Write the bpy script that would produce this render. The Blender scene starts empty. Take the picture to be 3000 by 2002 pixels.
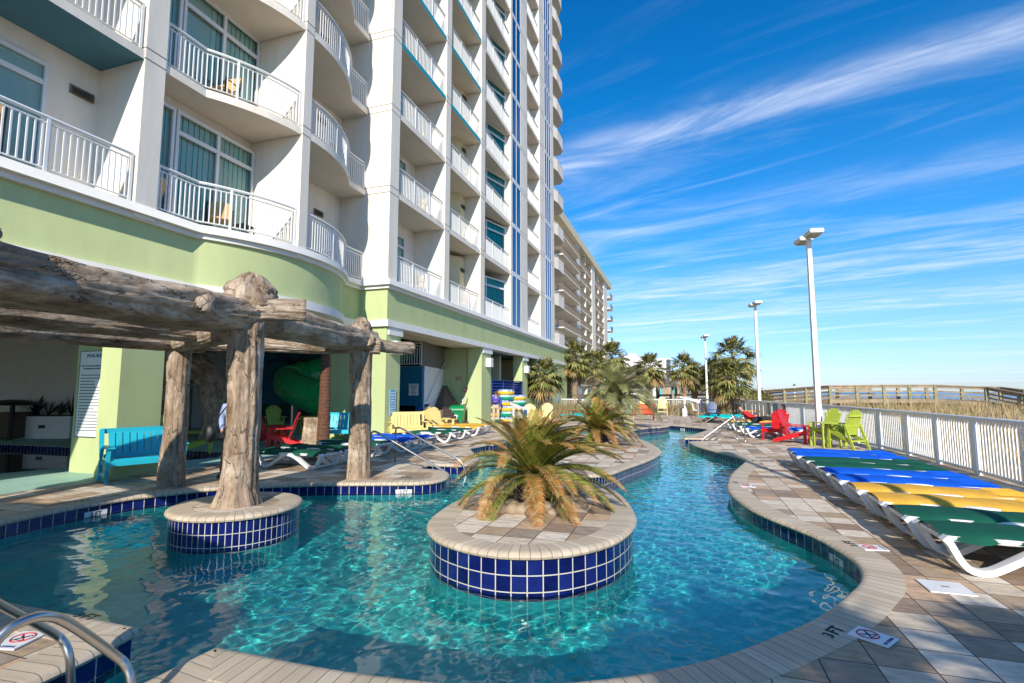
import bpy, math, random
import numpy as np
from mathutils import Vector, Matrix, geometry
from math import sin, cos, pi, radians as R
random.seed(7)
sc = bpy.context.scene
COL = sc.collection

# ------------------------------------------------------------------ mesh helpers
class MB:
    """collects faces (with optional uvs and material slots) for ONE mesh"""
    def __init__(s): s.v=[]; s.f=[]; s.uv={}; s.mi=[]; s.m=0; s.T=None
    def av(s, p):
        p=Vector(p)
        if s.T is not None: p=s.T@p
        s.v.append(p[:]); return len(s.v)-1
    def face(s, pts, uv=None):
        s.fi([s.av(p) for p in pts], uv)
    def fi(s, idx, uv=None):
        if uv: s.uv[len(s.f)]=uv
        s.f.append(tuple(idx)); s.mi.append(s.m)
    def box(s,x0,y0,z0,x1,y1,z1):
        i=[s.av(p) for p in ((x0,y0,z0),(x1,y0,z0),(x1,y1,z0),(x0,y1,z0),(x0,y0,z1),(x1,y0,z1),(x1,y1,z1),(x0,y1,z1))]
        for q in ((0,3,2,1),(4,5,6,7),(0,1,5,4),(1,2,6,5),(2,3,7,6),(3,0,4,7)): s.fi([i[k] for k in q])
        return s
    def bar(s,p,q,w,h,up=(0,0,1)):
        p=Vector(p);q=Vector(q);d=(q-p).normalized();u=Vector(up)
        a=d.cross(u)
        if a.length<1e-4: a=d.cross(Vector((1,0,0)))
        a.normalize();b=a.cross(d)
        a*=w/2;b*=h/2
        i=[s.av(x) for x in (p-a-b,p+a-b,p+a+b,p-a+b,q-a-b,q+a-b,q+a+b,q-a+b)]
        for k in ((0,3,2,1),(4,5,6,7),(0,1,5,4),(1,2,6,5),(2,3,7,6),(3,0,4,7)): s.fi([i[j] for j in k])
        return s
    def sweep(s,pts,sec,cap=True,up=(0,0,1),closed=False):
        """sweep a 2-D section [(a,b)] (a sideways, b up) or a function k->section along pts"""
        pts=[Vector(p) for p in pts];n=len(pts);rings=[]
        for k,p in enumerate(pts):
            if closed: d=(pts[(k+1)%n]-pts[k-1]).normalized()
            else: d=(pts[min(k+1,n-1)]-pts[max(k-1,0)]).normalized()
            a=d.cross(Vector(up))
            if a.length<1e-4: a=d.cross(Vector((1,0,.01)))
            a.normalize();b=a.cross(d)
            sk=sec(k) if callable(sec) else sec
            rings.append([s.av(p+a*x+b*y) for x,y in sk])
        m=len(rings[0])
        for k in range(n if closed else n-1):
            r0=rings[k];r1=rings[(k+1)%n]
            for j in range(m): s.fi([r0[j],r0[(j+1)%m],r1[(j+1)%m],r1[j]])
        if cap and not closed:
            s.fi(rings[0][::-1]);s.fi(rings[-1])
        return s
    def tube(s,pts,r,n=8,cap=True,up=(0,0,1),closed=False):
        rr=(lambda k:r[k]) if isinstance(r,(list,tuple)) else (lambda k:r)
        return s.sweep(pts,lambda k:[(rr(k)*cos(2*pi*j/n),rr(k)*sin(2*pi*j/n)) for j in range(n)],cap,up,closed)
    def lathe(s,prof,c=(0,0,0),n=16,cap=True):
        rings=[[s.av((c[0]+r*cos(2*pi*j/n),c[1]+r*sin(2*pi*j/n),c[2]+z)) for j in range(n)] for r,z in prof]
        for a,b in zip(rings,rings[1:]):
            for j in range(n): s.fi([a[j],a[(j+1)%n],b[(j+1)%n],b[j]])
        if cap: s.fi(rings[0][::-1]); s.fi(rings[-1])
        return s
    def ball(s,c,r,n=10,m=7):
        rx,ry,rz=(r,r,r) if isinstance(r,(int,float)) else r
        prof=[(sin(pi*k/m),-cos(pi*k/m)) for k in range(m+1)]
        rings=[[s.av((c[0]+rx*max(q,.001)*cos(2*pi*j/n),c[1]+ry*max(q,.001)*sin(2*pi*j/n),c[2]+rz*z)) for j in range(n)] for q,z in prof]
        for a,b in zip(rings,rings[1:]):
            for j in range(n): s.fi([a[j],a[(j+1)%n],b[(j+1)%n],b[j]])
        return s
    def prism(s,poly,z0,z1):
        lo=[s.av((x,y,z0)) for x,y in poly];hi=[s.av((x,y,z1)) for x,y in poly];n=len(poly)
        s.fi(lo[::-1]);s.fi(hi)
        for k in range(n): s.fi([lo[k],lo[(k+1)%n],hi[(k+1)%n],hi[k]])
        return s
    def fill(s,loops,z):
        """flat polygon with holes"""
        tri=geometry.tessellate_polygon([[Vector((x,y,0)) for x,y in l] for l in loops])
        flat=[p for l in loops for p in l];ix=[s.av((x,y,z)) for x,y in flat]
        for t in tri:
            a,b,c=[Vector((flat[k][0],flat[k][1],0)) for k in t]
            t=list(t)
            if (b-a).cross(c-a).z<0: t=t[::-1]
            s.fi([ix[k] for k in t])
        return s

def obj(name, mb, mats, parent=None, smooth=False, bevel=0, loc=None, rz=0):
    me=bpy.data.meshes.new(name)
    me.from_pydata(mb.v,[],mb.f)
    if not isinstance(mats,(list,tuple)): mats=[mats]
    for m in mats: me.materials.append(m)
    if len(mats)>1: me.polygons.foreach_set('material_index',mb.mi)
    if mb.uv:
        ul=me.uv_layers.new(name='UVMap')
        for k,uv in mb.uv.items():
            p=me.polygons[k]
            for li,c in zip(p.loop_indices,uv): ul.data[li].uv=c
    if smooth:
        me.polygons.foreach_set('use_smooth',[True]*len(me.polygons))
        if smooth!=2: me.set_sharp_from_angle(angle=R(45))
    me.update()
    o=bpy.data.objects.new(name,me);COL.objects.link(o)
    if parent: o.parent=parent
    if loc is not None: o.location=loc
    if rz: o.rotation_euler[2]=rz
    if bevel:
        b=o.modifiers.new('bevel','BEVEL');b.width=bevel;b.segments=2;b.limit_method='ANGLE'
    return o
def tag(o,label,cat,group=None):
    o['label']=label;o['category']=cat
    if group:o['group']=group
    return o
def thing(name,label,cat,loc=(0,0,0),rz=0,group=None,scale=None):
    o=bpy.data.objects.new(name,None);COL.objects.link(o);o.empty_display_size=.2
    o.location=loc;o.rotation_euler=(0,0,rz)
    if scale:o.scale=(scale,)*3
    return tag(o,label,cat,group)
def struct(name,mb,m,kind='structure',**k):
    o=obj(name,mb,m,**k);o['kind']=kind;return o
def kids(o): return [c for c in bpy.data.objects if c.parent==o]
def dup(root,loc,rz=0,label=None,group=None,scale=None,remat=None):
    def cp(o,par):
        c=o.copy();COL.objects.link(c);c.parent=par
        if remat and o.type=='MESH' and o.data.materials:
            for a,b in remat.items():
                for i,sl in enumerate(c.material_slots):
                    if o.data.materials[i]==a:
                        sl.link='OBJECT';sl.material=b
        for k in KID.get(o.name,[]): cp(k,c)
        return c
    c=cp(root,None);c.location=loc;c.rotation_euler=(0,0,rz)
    if label:c['label']=label
    if group:c['group']=group
    if scale:c.scale=(scale,)*3
    return c
KID={}
def reg(root):
    """remember the children of a finished prototype so that dup() is quick"""
    def go(o):
        KID[o.name]=kids(o)
        for k in KID[o.name]: go(k)
    go(root);return root
def text(body,size,parent,mat,loc,rot,name='lettering',align='CENTER',ext=.002,sx=1,bold=.02):
    c=bpy.data.curves.new(name,'FONT');c.body=body;c.size=size;c.align_x=align;c.align_y='CENTER';c.extrude=ext;c.resolution_u=2;c.offset=size*bold
    t=bpy.data.objects.new(name,c);COL.objects.link(t)
    dg=bpy.context.evaluated_depsgraph_get();me=bpy.data.meshes.new_from_object(t.evaluated_get(dg))
    bpy.data.objects.remove(t);bpy.data.curves.remove(c)
    me.materials.clear();me.materials.append(mat)
    o=bpy.data.objects.new(name,me);COL.objects.link(o);o.parent=parent;o.location=loc;o.rotation_euler=rot;o.scale=(sx,1,1)
    return o
def catmull(pts,step=.1,closed=True,sharp=()):
    """smooth resampled curve through 2-D pts; indices in sharp stay corners"""
    n=len(pts);out=[]
    for k in range(n if closed else n-1):
        p1=Vector(pts[k]);p2=Vector(pts[(k+1)%n])
        p0=p1 if (k in sharp or (not closed and k==0)) else Vector(pts[k-1])
        p3=p2 if ((k+1)%n in sharp or (not closed and k==n-2)) else Vector(pts[(k+2)%n])
        m=max(2,int((p2-p1).length/step))
        for j in range(m):
            t=j/m
            q=.5*((2*p1)+(p2-p0)*t+(2*p0-5*p1+4*p2-p3)*t*t+(3*p1-p0-3*p2+p3)*t**3)
            out.append((q.x,q.y))
    if not closed: out.append(tuple(pts[-1]))
    return out
def inside(x,y,poly):
    c=False;n=len(poly)
    for k in range(n):
        x1,y1=poly[k];x2,y2=poly[k-1]
        if (y1>y)!=(y2>y) and x<(x2-x1)*(y-y1)/(y2-y1)+x1: c=not c
    return c
def area(p): return sum(p[k-1][0]*p[k][1]-p[k][0]*p[k-1][1] for k in range(len(p)))/2

# ------------------------------------------------------------------ camera
YAW=R(18.354);PIT=R(5.559);HC=1.75
cam=bpy.data.cameras.new('camera');co=bpy.data.objects.new('camera',cam);COL.objects.link(co);sc.camera=co
cam.sensor_width=36;cam.lens=18.0;cam.clip_end=9000;cam.clip_start=.05
co.location=(0,0,HC);co.rotation_euler=(pi/2+PIT,0,YAW)
def W(px,py,d):
    """survey: the world point seen d metres ahead (used for far, free-standing things)"""
    r=(px-1500)/1500;u=-(py-1001)/1500
    f=cos(PIT)-u*sin(PIT);z=sin(PIT)+u*cos(PIT);k=d/f
    return Vector((k*(r*cos(YAW)-f*sin(YAW)),k*(r*sin(YAW)+f*cos(YAW)),HC+k*z))

# ------------------------------------------------------------------ materials
def nodes(m): return m.node_tree.nodes,m.node_tree.links
def newmat(name):
    m=bpy.data.materials.new(name);m.use_nodes=True;return m
def N(nt,t,**k):
    n=nt.nodes.new(t)
    for a,b in k.items():
        if a[0]=='i' and a[1:].isdigit():
            n.inputs[int(a[1:])].default_value=b
        else: setattr(n,a,b)
    return n
def Mt(name,col,rough=.6,metal=0,var=.12,scale=3.,bump=0,bscale=60,spec=.5,col2=None,coat=0,stretch=None,detail=4,sub=0):
    """plain surface with soft procedural variation and optional fine bump"""
    m=newmat(name);nt=m.node_tree;b=nt.nodes['Principled BSDF'];L=nt.links.new
    tc=N(nt,'ShaderNodeTexCoord');vec=tc.outputs['Object']
    if stretch:
        mp=N(nt,'ShaderNodeMapping');mp.inputs['Scale'].default_value=stretch;L(vec,mp.inputs[0]);vec=mp.outputs[0]
    no=N(nt,'ShaderNodeTexNoise');no.inputs['Scale'].default_value=scale;no.inputs['Detail'].default_value=detail;no.inputs['Roughness'].default_value=.6;L(vec,no.inputs['Vector'])
    rp=N(nt,'ShaderNodeValToRGB');e=rp.color_ramp.elements
    c2=col2 or tuple(min(1,c*(1+var)) for c in col)
    c1=tuple(c*(1-var) for c in col)
    e[0].position=.3;e[0].color=(*c1,1);e[1].position=.72;e[1].color=(*c2,1)
    L(no.outputs[0],rp.inputs[0]);L(rp.outputs[0],b.inputs['Base Color'])
    b.inputs['Roughness'].default_value=rough;b.inputs['Metallic'].default_value=metal;b.inputs['Specular IOR Level'].default_value=spec
    if coat:b.inputs['Coat Weight'].default_value=coat;b.inputs['Coat Roughness'].default_value=.12
    if sub:b.inputs['Subsurface Weight'].default_value=sub
    if bump:
        n2=N(nt,'ShaderNodeTexNoise');n2.inputs['Scale'].default_value=bscale;n2.inputs['Detail'].default_value=5;L(vec,n2.inputs['Vector'])
        bp=N(nt,'ShaderNodeBump');bp.inputs['Strength'].default_value=bump;bp.inputs['Distance'].default_value=.02;L(n2.outputs[0],bp.inputs['Height']);L(bp.outputs[0],b.inputs['Normal'])
    return m
def math_(nt,op,a,b=None,c=None):
    n=nt.nodes.new('ShaderNodeMath');n.operation=op
    for i,x in enumerate((a,b,c)):
        if x is None: continue
        if isinstance(x,(int,float)): n.inputs[i].default_value=x
        else: nt.links.new(x,n.inputs[i])
    return n.outputs[0]
def cells(name,coord,cw,ch,off,ramp,joint,jw,rough,jrough=.8,bump=.5,noise=12,namt=.25,jointv=True,spec=.5,nstretch=None):
    """rectangular cells (pavers, tiles, coping bricks): random tone per cell, joints, in-cell mottling"""
    m=newmat(name);nt=m.node_tree;b=nt.nodes['Principled BSDF'];L=nt.links.new
    tc=N(nt,'ShaderNodeTexCoord');sp=N(nt,'ShaderNodeSeparateXYZ');L(tc.outputs[coord],sp.inputs[0])
    u=math_(nt,'DIVIDE',math_(nt,'ADD',sp.outputs[0],off[0]),cw);v=math_(nt,'DIVIDE',math_(nt,'ADD',sp.outputs[1],off[1]),ch)
    fu=math_(nt,'FLOOR',u);fv=math_(nt,'FLOOR',v)
    cb=N(nt,'ShaderNodeCombineXYZ');L(fu,cb.inputs[0]);L(fv,cb.inputs[1])
    wn=N(nt,'ShaderNodeTexWhiteNoise');wn.noise_dimensions='3D';L(cb.outputs[0],wn.inputs['Vector'])
    rp=N(nt,'ShaderNodeValToRGB');rp.color_ramp.interpolation='CONSTANT';e=rp.color_ramp.elements
    while len(e)<len(ramp): e.new(.5)
    for k,(p,c) in enumerate(ramp): e[k].position=p;e[k].color=(*c,1)
    L(wn.outputs['Value'],rp.inputs[0])
    no=N(nt,'ShaderNodeTexNoise');no.inputs['Scale'].default_value=noise;no.inputs['Detail'].default_value=6;no.inputs['Roughness'].default_value=.65
    # each cell has its own mottling: offset the lookup by the cell's random colour
    va=N(nt,'ShaderNodeVectorMath',operation='MULTIPLY_ADD');va.inputs[1].default_value=(9,9,9);L(wn.outputs['Color'],va.inputs[0]);L(tc.outputs[coord],va.inputs[2])
    vec=va.outputs[0]
    if nstretch:
        mp=N(nt,'ShaderNodeMapping');mp.inputs['Scale'].default_value=nstretch;L(vec,mp.inputs[0]);vec=mp.outputs[0]
    L(vec,no.inputs['Vector'])
    mr=N(nt,'ShaderNodeMapRange');mr.inputs[1].default_value=.25;mr.inputs[2].default_value=.75;mr.inputs[3].default_value=1-namt;mr.inputs[4].default_value=1+namt;L(no.outputs[0],mr.inputs[0])
    mx=N(nt,'ShaderNodeMix',data_type='RGBA',blend_type='MULTIPLY');mx.inputs[0].default_value=1
    L(rp.outputs[0],mx.inputs[6]);L(mr.outputs[0],mx.inputs[7])
    du=math_(nt,'MULTIPLY',math_(nt,'ABSOLUTE',math_(nt,'SUBTRACT',math_(nt,'SUBTRACT',u,fu),.5)),cw)
    eu=math_(nt,'GREATER_THAN',du,cw/2-jw)
    if jointv:
        dv=math_(nt,'MULTIPLY',math_(nt,'ABSOLUTE',math_(nt,'SUBTRACT',math_(nt,'SUBTRACT',v,fv),.5)),ch)
        ev=math_(nt,'GREATER_THAN',dv,ch/2-jw);ed=math_(nt,'MAXIMUM',eu,ev)
    else: ed=eu
    mj=N(nt,'ShaderNodeMix',data_type='RGBA');L(ed,mj.inputs[0]);L(mx.outputs[2],mj.inputs[6]);mj.inputs[7].default_value=(*joint,1)
    L(mj.outputs[2],b.inputs['Base Color'])
    ro=N(nt,'ShaderNodeMapRange');ro.inputs[3].default_value=rough;ro.inputs[4].default_value=jrough;L(ed,ro.inputs[0]);L(ro.outputs[0],b.inputs['Roughness'])
    b.inputs['Specular IOR Level'].default_value=spec
    hh=math_(nt,'SUBTRACT',math_(nt,'MULTIPLY',no.outputs[0],.25),ed)
    bp=N(nt,'ShaderNodeBump');bp.inputs['Strength'].default_value=bump;bp.inputs['Distance'].default_value=.006;L(hh,bp.inputs['Height']);L(bp.outputs[0],b.inputs['Normal'])
    return m
def glassmat(name,tint=(.75,.95,.95),ior=1.30):
    m=newmat(name);nt=m.node_tree;L=nt.links.new;out=nt.nodes['Material Output'];nt.nodes.remove(nt.nodes['Principled BSDF'])
    tr=N(nt,'ShaderNodeBsdfTransparent');tr.inputs[0].default_value=(*tint,1);gl=N(nt,'ShaderNodeBsdfGlossy');gl.inputs['Roughness'].default_value=.01
    fr=N(nt,'ShaderNodeFresnel');fr.inputs[0].default_value=ior;k=math_(nt,'MINIMUM',math_(nt,'MULTIPLY',fr.outputs[0],1.0),1.0)
    mx=N(nt,'ShaderNodeMixShader');L(k,mx.inputs[0]);L(tr.outputs[0],mx.inputs[1]);L(gl.outputs[0],mx.inputs[2]);L(mx.outputs[0],out.inputs[0])
    return m

PAV=[(0,(.68,.58,.46)),(.27,(.56,.375,.235)),(.46,(.31,.215,.145)),(.58,(.42,.30,.195)),(.74,(.60,.485,.36)),(.92,(.33,.255,.19))]
M={}
M['paver']=cells('paver','Object',1/3,1/3,(.207-.02+.02,.30),PAV,(.075,.06,.045),.0052,.85,bump=.7,noise=7,namt=.34,nstretch=(1,2.2,1))
M['tile']=cells('blue_tile','UV',.155,.155,(0,0),[(0,(.005,.011,.105)),(.35,(.004,.008,.075)),(.7,(.009,.018,.13))],(.55,.52,.44),.0055,.08,bump=.5,noise=9,namt=.35)
M['tileslim']=cells('slim_blue_tile','UV',.078,.155,(0,0),[(0,(.005,.010,.10)),(.4,(.004,.007,.075)),(.75,(.007,.013,.12))],(.55,.52,.44),.0045,.08,bump=.5,noise=9,namt=.35)
M['coping']=cells('coping_brick','UV',.102,9,(0,0),[(0,(.56,.455,.33)),(.4,(.51,.415,.30)),(.75,(.60,.50,.375))],(.2,.165,.13),.0035,.8,bump=.6,noise=30,namt=.16,jointv=False)
M['plaster']=Mt('pool_plaster',(.06,.70,.66),.6,var=.2,scale=9,bump=.1,bscale=40)
M['stucco']=Mt('white_stucco',(.87,.78,.655),.85,var=.085,scale=1.6,bump=.35,bscale=130,stretch=(1,1,.22))
M['green']=Mt('green_stucco',(.50,.56,.27),.85,var=.08,scale=1.3,bump=.4,bscale=120,stretch=(1,1,.35))
M['trim']=Mt('pale_trim',(.80,.76,.70),.75,var=.05,scale=2,bump=.2,bscale=90)
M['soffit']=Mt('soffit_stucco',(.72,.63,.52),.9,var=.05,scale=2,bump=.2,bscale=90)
M['bluesoffit']=Mt('blue_soffit',(.07,.20,.26),.85,var=.08,scale=2,bump=.2,bscale=90)
M['teal']=Mt('teal_paint',(.0,.33,.40),.6,var=.06)
M['cream']=Mt('cream_wall',(.72,.60,.36),.85,var=.05,bump=.2,bscale=90)
M['rail']=Mt('white_rail_paint',(.80,.80,.78),.4,var=.03)
M['frame']=Mt('window_frame_white',(.78,.77,.75),.45,var=.03)
M['glass']=glassmat('window_glass')
M['blueglass']=Mt('blue_curtain_wall',(.002,.075,.22),.2,var=.25,scale=.6,spec=.35)
M['curtain']=Mt('teal_curtain',(.0,.46,.44),.75,var=.3,scale=5,stretch=(12,12,.3))
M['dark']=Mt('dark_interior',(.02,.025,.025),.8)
M['vent']=Mt('grey_vent',(.22,.20,.17),.6)
M['steel']=Mt('brushed_steel',(.50,.48,.45),.30,metal=1,var=.05,scale=8)
M['whiteplastic']=Mt('white_resin',(.80,.79,.77),.42,var=.04,scale=4)
M['black']=Mt('black_plastic',(.015,.015,.016),.5)
M['log']=None
M['sand']=Mt('sand',(.46,.37,.25),.95,var=.2,scale=.6,bump=.3,bscale=12)
M['greendeck']=Mt('mint_deck_coating',(.34,.54,.45),.75,var=.12,scale=1.6,bump=.15,bscale=60)
M['wood']=Mt('weathered_wood',(.36,.28,.19),.85,var=.35,scale=3,stretch=(1,1,6),bump=.3,bscale=30)
M['sea']=None

def paint(name,col,rough=.42,var=.06): return Mt(name,col,rough,var=var,scale=5,bump=.05,bscale=40)
PC={'red':paint('red_paint',(.62,.012,.02)),'lime':paint('lime_paint',(.42,.50,.06)),'turq':paint('turquoise_paint',(.02,.47,.62)),
    'yellow':paint('yellow_paint',(.84,.66,.24)),'coral':paint('coral_paint',(.60,.075,.03)),'orange':paint('orange_paint',(.72,.34,.06)),'blue':paint('blue_paint',(.0,.045,.17))}
def fabric(name,col): return Mt(name,col,.85,var=.16,scale=5,bump=.25,bscale=220,spec=.18)
FB={'green':fabric('green_sling',(.008,.085,.055)),'yellow':fabric('yellow_sling',(.74,.40,.055)),'blue':fabric('blue_sling',(.004,.10,.62)),'teal':fabric('teal_sling',(.0,.52,.50))}

# ------------------------------------------------------------------ sky, sun
SUN=Vector((.24,-.97,.53)).normalized()
w=bpy.data.worlds.new('World');sc.world=w;w.use_nodes=True
nt=w.node_tree;bg=nt.nodes['Background'];L=nt.links.new
sky=N(nt,'ShaderNodeTexSky',sky_type='NISHITA');sky.sun_disc=False;sky.sun_elevation=math.asin(SUN.z);sky.sun_rotation=math.atan2(SUN.x,SUN.y)
sky.altitude=0;sky.air_density=1.0;sky.dust_density=.25;sky.ozone_density=2.2
hs=N(nt,'ShaderNodeHueSaturation');hs.inputs['Saturation'].default_value=1.28;hs.inputs['Value'].default_value=1.0;L(sky.outputs[0],hs.inputs['Color'])
HT=1
tc=N(nt,'ShaderNodeTexCoord');sp=N(nt,'ShaderNodeSeparateXYZ');L(tc.outputs['Generated'],sp.inputs[0])
zc=math_(nt,'ADD',math_(nt,'MAXIMUM',sp.outputs[2],0.0),.035)
px=math_(nt,'DIVIDE',sp.outputs[0],zc);py=math_(nt,'DIVIDE',sp.outputs[1],zc)
# cirrus sheet: coordinates along / across the wind
ca,sa=-.965,.262
al=math_(nt,'ADD',math_(nt,'MULTIPLY',px,ca),math_(nt,'MULTIPLY',py,sa));ac=math_(nt,'ADD',math_(nt,'MULTIPLY',px,-sa),math_(nt,'MULTIPLY',py,ca))
def cloudnoise(sa_,sc_,scale,det,dist,w_):
    cb=N(nt,'ShaderNodeCombineXYZ');L(math_(nt,'MULTIPLY',al,sa_),cb.inputs[0]);L(math_(nt,'MULTIPLY',ac,sc_),cb.inputs[1]);cb.inputs[2].default_value=w_
    n=N(nt,'ShaderNodeTexNoise');n.inputs['Scale'].default_value=scale;n.inputs['Detail'].default_value=det;n.inputs['Roughness'].default_value=.62;n.inputs['Distortion'].default_value=dist
    L(cb.outputs[0],n.inputs['Vector']);return n.outputs[0]
def ramp01(x,a,b):
    m=N(nt,'ShaderNodeMapRange',interpolation_type='SMOOTHSTEP');m.inputs[1].default_value=a;m.inputs[2].default_value=b;L(x,m.inputs[0]);return m.outputs[0]
streak=cloudnoise(.22,1.05,1.0,10,1.1,2.3)
fine=cloudnoise(1.1,3.6,1.0,9,1.6,7.1)
band=cloudnoise(.07,.42,1.0,3,.2,4.7)
k=math_(nt,'MULTIPLY',ramp01(math_(nt,'ADD',math_(nt,'MULTIPLY',streak,.66),math_(nt,'MULTIPLY',fine,.34)),.44,.72),ramp01(band,.33,.62))
lowk=ramp01(sp.outputs[2],.62,.12)
def wisp(c,wd,amp,a0,a1):
    g=math_(nt,'DIVIDE',math_(nt,'SUBTRACT',math_(nt,'ADD',ac,math_(nt,'MULTIPLY',math_(nt,'SUBTRACT',streak,.5),wd*2.2)),c),wd)
    e=math_(nt,'EXPONENT',math_(nt,'MULTIPLY',math_(nt,'MULTIPLY',g,g),-1.0))
    return math_(nt,'MULTIPLY',math_(nt,'MULTIPLY',e,ramp01(math_(nt,'ADD',math_(nt,'MULTIPLY',fine,.6),math_(nt,'MULTIPLY',streak,.4)),.30,.68)),amp)
wsp=math_(nt,'ADD',math_(nt,'ADD',wisp(-1.78,.10,.62,0,0),wisp(-4.2,.38,.55,0,0)),math_(nt,'ADD',wisp(-5.6,.5,.5,0,0),wisp(-2.7,.16,.30,0,0)))
k=math_(nt,'MULTIPLY',k,math_(nt,'ADD',math_(nt,'MULTIPLY',lowk,.55),.12))
k=math_(nt,'MINIMUM',math_(nt,'ADD',k,wsp),.85)
mx=N(nt,'ShaderNodeMix',data_type='RGBA');
tr_=N(nt,'ShaderNodeValToRGB');e=tr_.color_ramp.elements
for p_,c_ in ((0.0,(.40,.52,.90)),(.05,(.44,.55,.90)),(.14,(.45,.62,.88)),(.28,(.24,.67,.89)),(.5,(.06,.66,.88)),(1.0,(.02,.56,.84))):
    q_=e[0] if p_==0 else (e[-1] if p_==1.0 else e.new(p_));q_.position=p_;q_.color=(*c_,1)
L(math_(nt,'MAXIMUM',sp.outputs[2],0.0),tr_.inputs[0])
mt=N(nt,'ShaderNodeMix',data_type='RGBA',blend_type='MULTIPLY');mt.inputs[0].default_value=1;L(hs.outputs[0],mt.inputs[6]);L(tr_.outputs[0],mt.inputs[7])
L(k,mx.inputs[0]);L(mt.outputs[2],mx.inputs[6]);mx.inputs[7].default_value=(5.0,5.3,6.0,1)
L(mx.outputs[2],bg.inputs[0]);bg.inputs[1].default_value=.15
sl=bpy.data.lights.new('sun','SUN');sl.energy=4.0;sl.angle=R(.55);sl.color=(1,.93,.82)
so=bpy.data.objects.new('sun',sl);COL.objects.link(so);so.rotation_euler=SUN.to_track_quat('Z','Y').to_euler();so.location=(20,-40,40)
sl.cycles.is_caustics_light=True
sc.view_settings.view_transform='Standard';sc.view_settings.look='None';sc.view_settings.exposure=.5;sc.view_settings.gamma=1
cy=sc.cycles;cy.use_denoising=True;cy.max_bounces=8;cy.transparent_max_bounces=12;cy.sample_clamp_indirect=6;cy.caustics_reflective=False;cy.caustics_refractive=True
cy.transmission_bounces=8;cy.glossy_bounces=4;cy.diffuse_bounces=3

# ------------------------------------------------------------------ pool outlines
def G(px,py,z=0):
    r=(px-1500)/1500;u=-(py-1001)/1500
    f=cos(PIT)-u*sin(PIT);zz=sin(PIT)+u*cos(PIT);k=(z-HC)/zz
    return (k*(r*cos(YAW)-f*sin(YAW)),k*(r*sin(YAW)+f*cos(YAW)))
POOL=[(-3.07,2.85),(-2.31,2.86),(-1.76,2.9),(-1.1,3.02),(-.47,3.31),(-.05,3.6),(.22,3.83),(.53,4.16),(.89,4.59),(1.13,4.94),(1.36,5.34),(1.53,5.66),(1.64,6.0),(1.68,6.35),(1.65,6.7),
 (1.54,7.21),(1.37,7.63),(1.14,8.11),(.94,8.69),(.84,9.25),(.77,9.78),(.76,10.33),(.81,10.89),(.97,12.02),(1.23,13.21),(1.46,14.19),(1.52,14.61),(1.42,15.18),(1.12,15.9),(.77,16.76),(.39,17.9),
 (.17,19.15),(1.25,20.0),(1.35,20.6),(.03,20.55),(.34,22.1),(1.01,25.0),(1.02,25.7),(.92,26.34),(.39,27.15),(-.72,28.43),(-1.3,28.98),(-2.32,29.55),(-3.4,29.3),(-4.98,27.97),(-5.67,26.58),(-6.01,25.13),
 (-6.19,23.18),(-6.05,21.78),(-5.87,18.93),(-5.96,16.6),(-6.23,15.92),(-6.33,15.18),(-6.25,14.71),(-5.88,14.01),(-5.23,12.87),(-4.94,11.75),(-5.3,11.42),(-5.88,11.38),(-5.86,10.58),(-5.28,10.53),(-4.95,10.33),(-4.73,9.95),
 (-4.63,9.55),(-4.8,9.1),(-5.46,8.79),(-6.45,8.42),(-7.12,8.09),(-7.62,7.76),(-8.15,7.36),(-8.5,6.84),(-8.74,6.4),(-8.86,5.9),(-8.9,5.37),(-8.86,4.9),(-8.7,4.4),(-8.2,3.7),(-7.2,3.1),(-6.2,2.9),(-5.45,2.88),(-4.64,2.89),(-3.92,2.89),
 (-3.84,2.4),(-3.8,1.2),(-3.15,1.2),(-3.12,2.2)]
SH=[0]+[POOL.index(p) for p in ((.17,19.15),(1.25,20.0),(1.35,20.6),(.03,20.55),(-5.88,11.38),(-5.86,10.58),(-3.92,2.89),(-3.8,1.2),(-3.15,1.2))]
POOLC=catmull(POOL,.07,sharp=SH)
ISL1=[(-5.9+.80*cos(a),5.71+.80*sin(a)) for a in [2*pi*k/56 for k in range(56)]]
ISL2=catmull([(-2.86,5.58),(-2.64,5.24),(-2.4,5.03),(-2.04,4.87),(-1.71,4.83),(-1.39,4.91),(-1.13,5.07),(-.9,5.33),(-.73,5.66),(-.63,6.13),(-.63,6.66),(-.76,7.32),(-1.0,8.1),(-1.36,8.75),(-1.85,9.02),(-2.4,8.7),(-2.77,8.1),(-2.98,7.3),(-3.06,6.69),(-2.99,6.02)],.07)
MID=catmull([(-2.0,10.05),(-1.5,10.47),(-1.2,11.55),(-.85,12.94),(-.66,14.2),(-.68,15.2),(-1.05,16.91),(-1.57,18.57),(-1.95,19.74),(-2.14,21.17),(-2.02,22.53),(-1.6,23.93),(-1.0,24.83),(-.68,25.91),(-.88,26.9),(-1.6,27.3),(-2.4,26.6),(-2.9,24.8),(-3.15,22.2),(-3.68,19.32),(-4.1,17.33),(-4.05,15),(-3.66,12.68),(-2.96,11.06),(-2.4,10.25)],.1)
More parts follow.
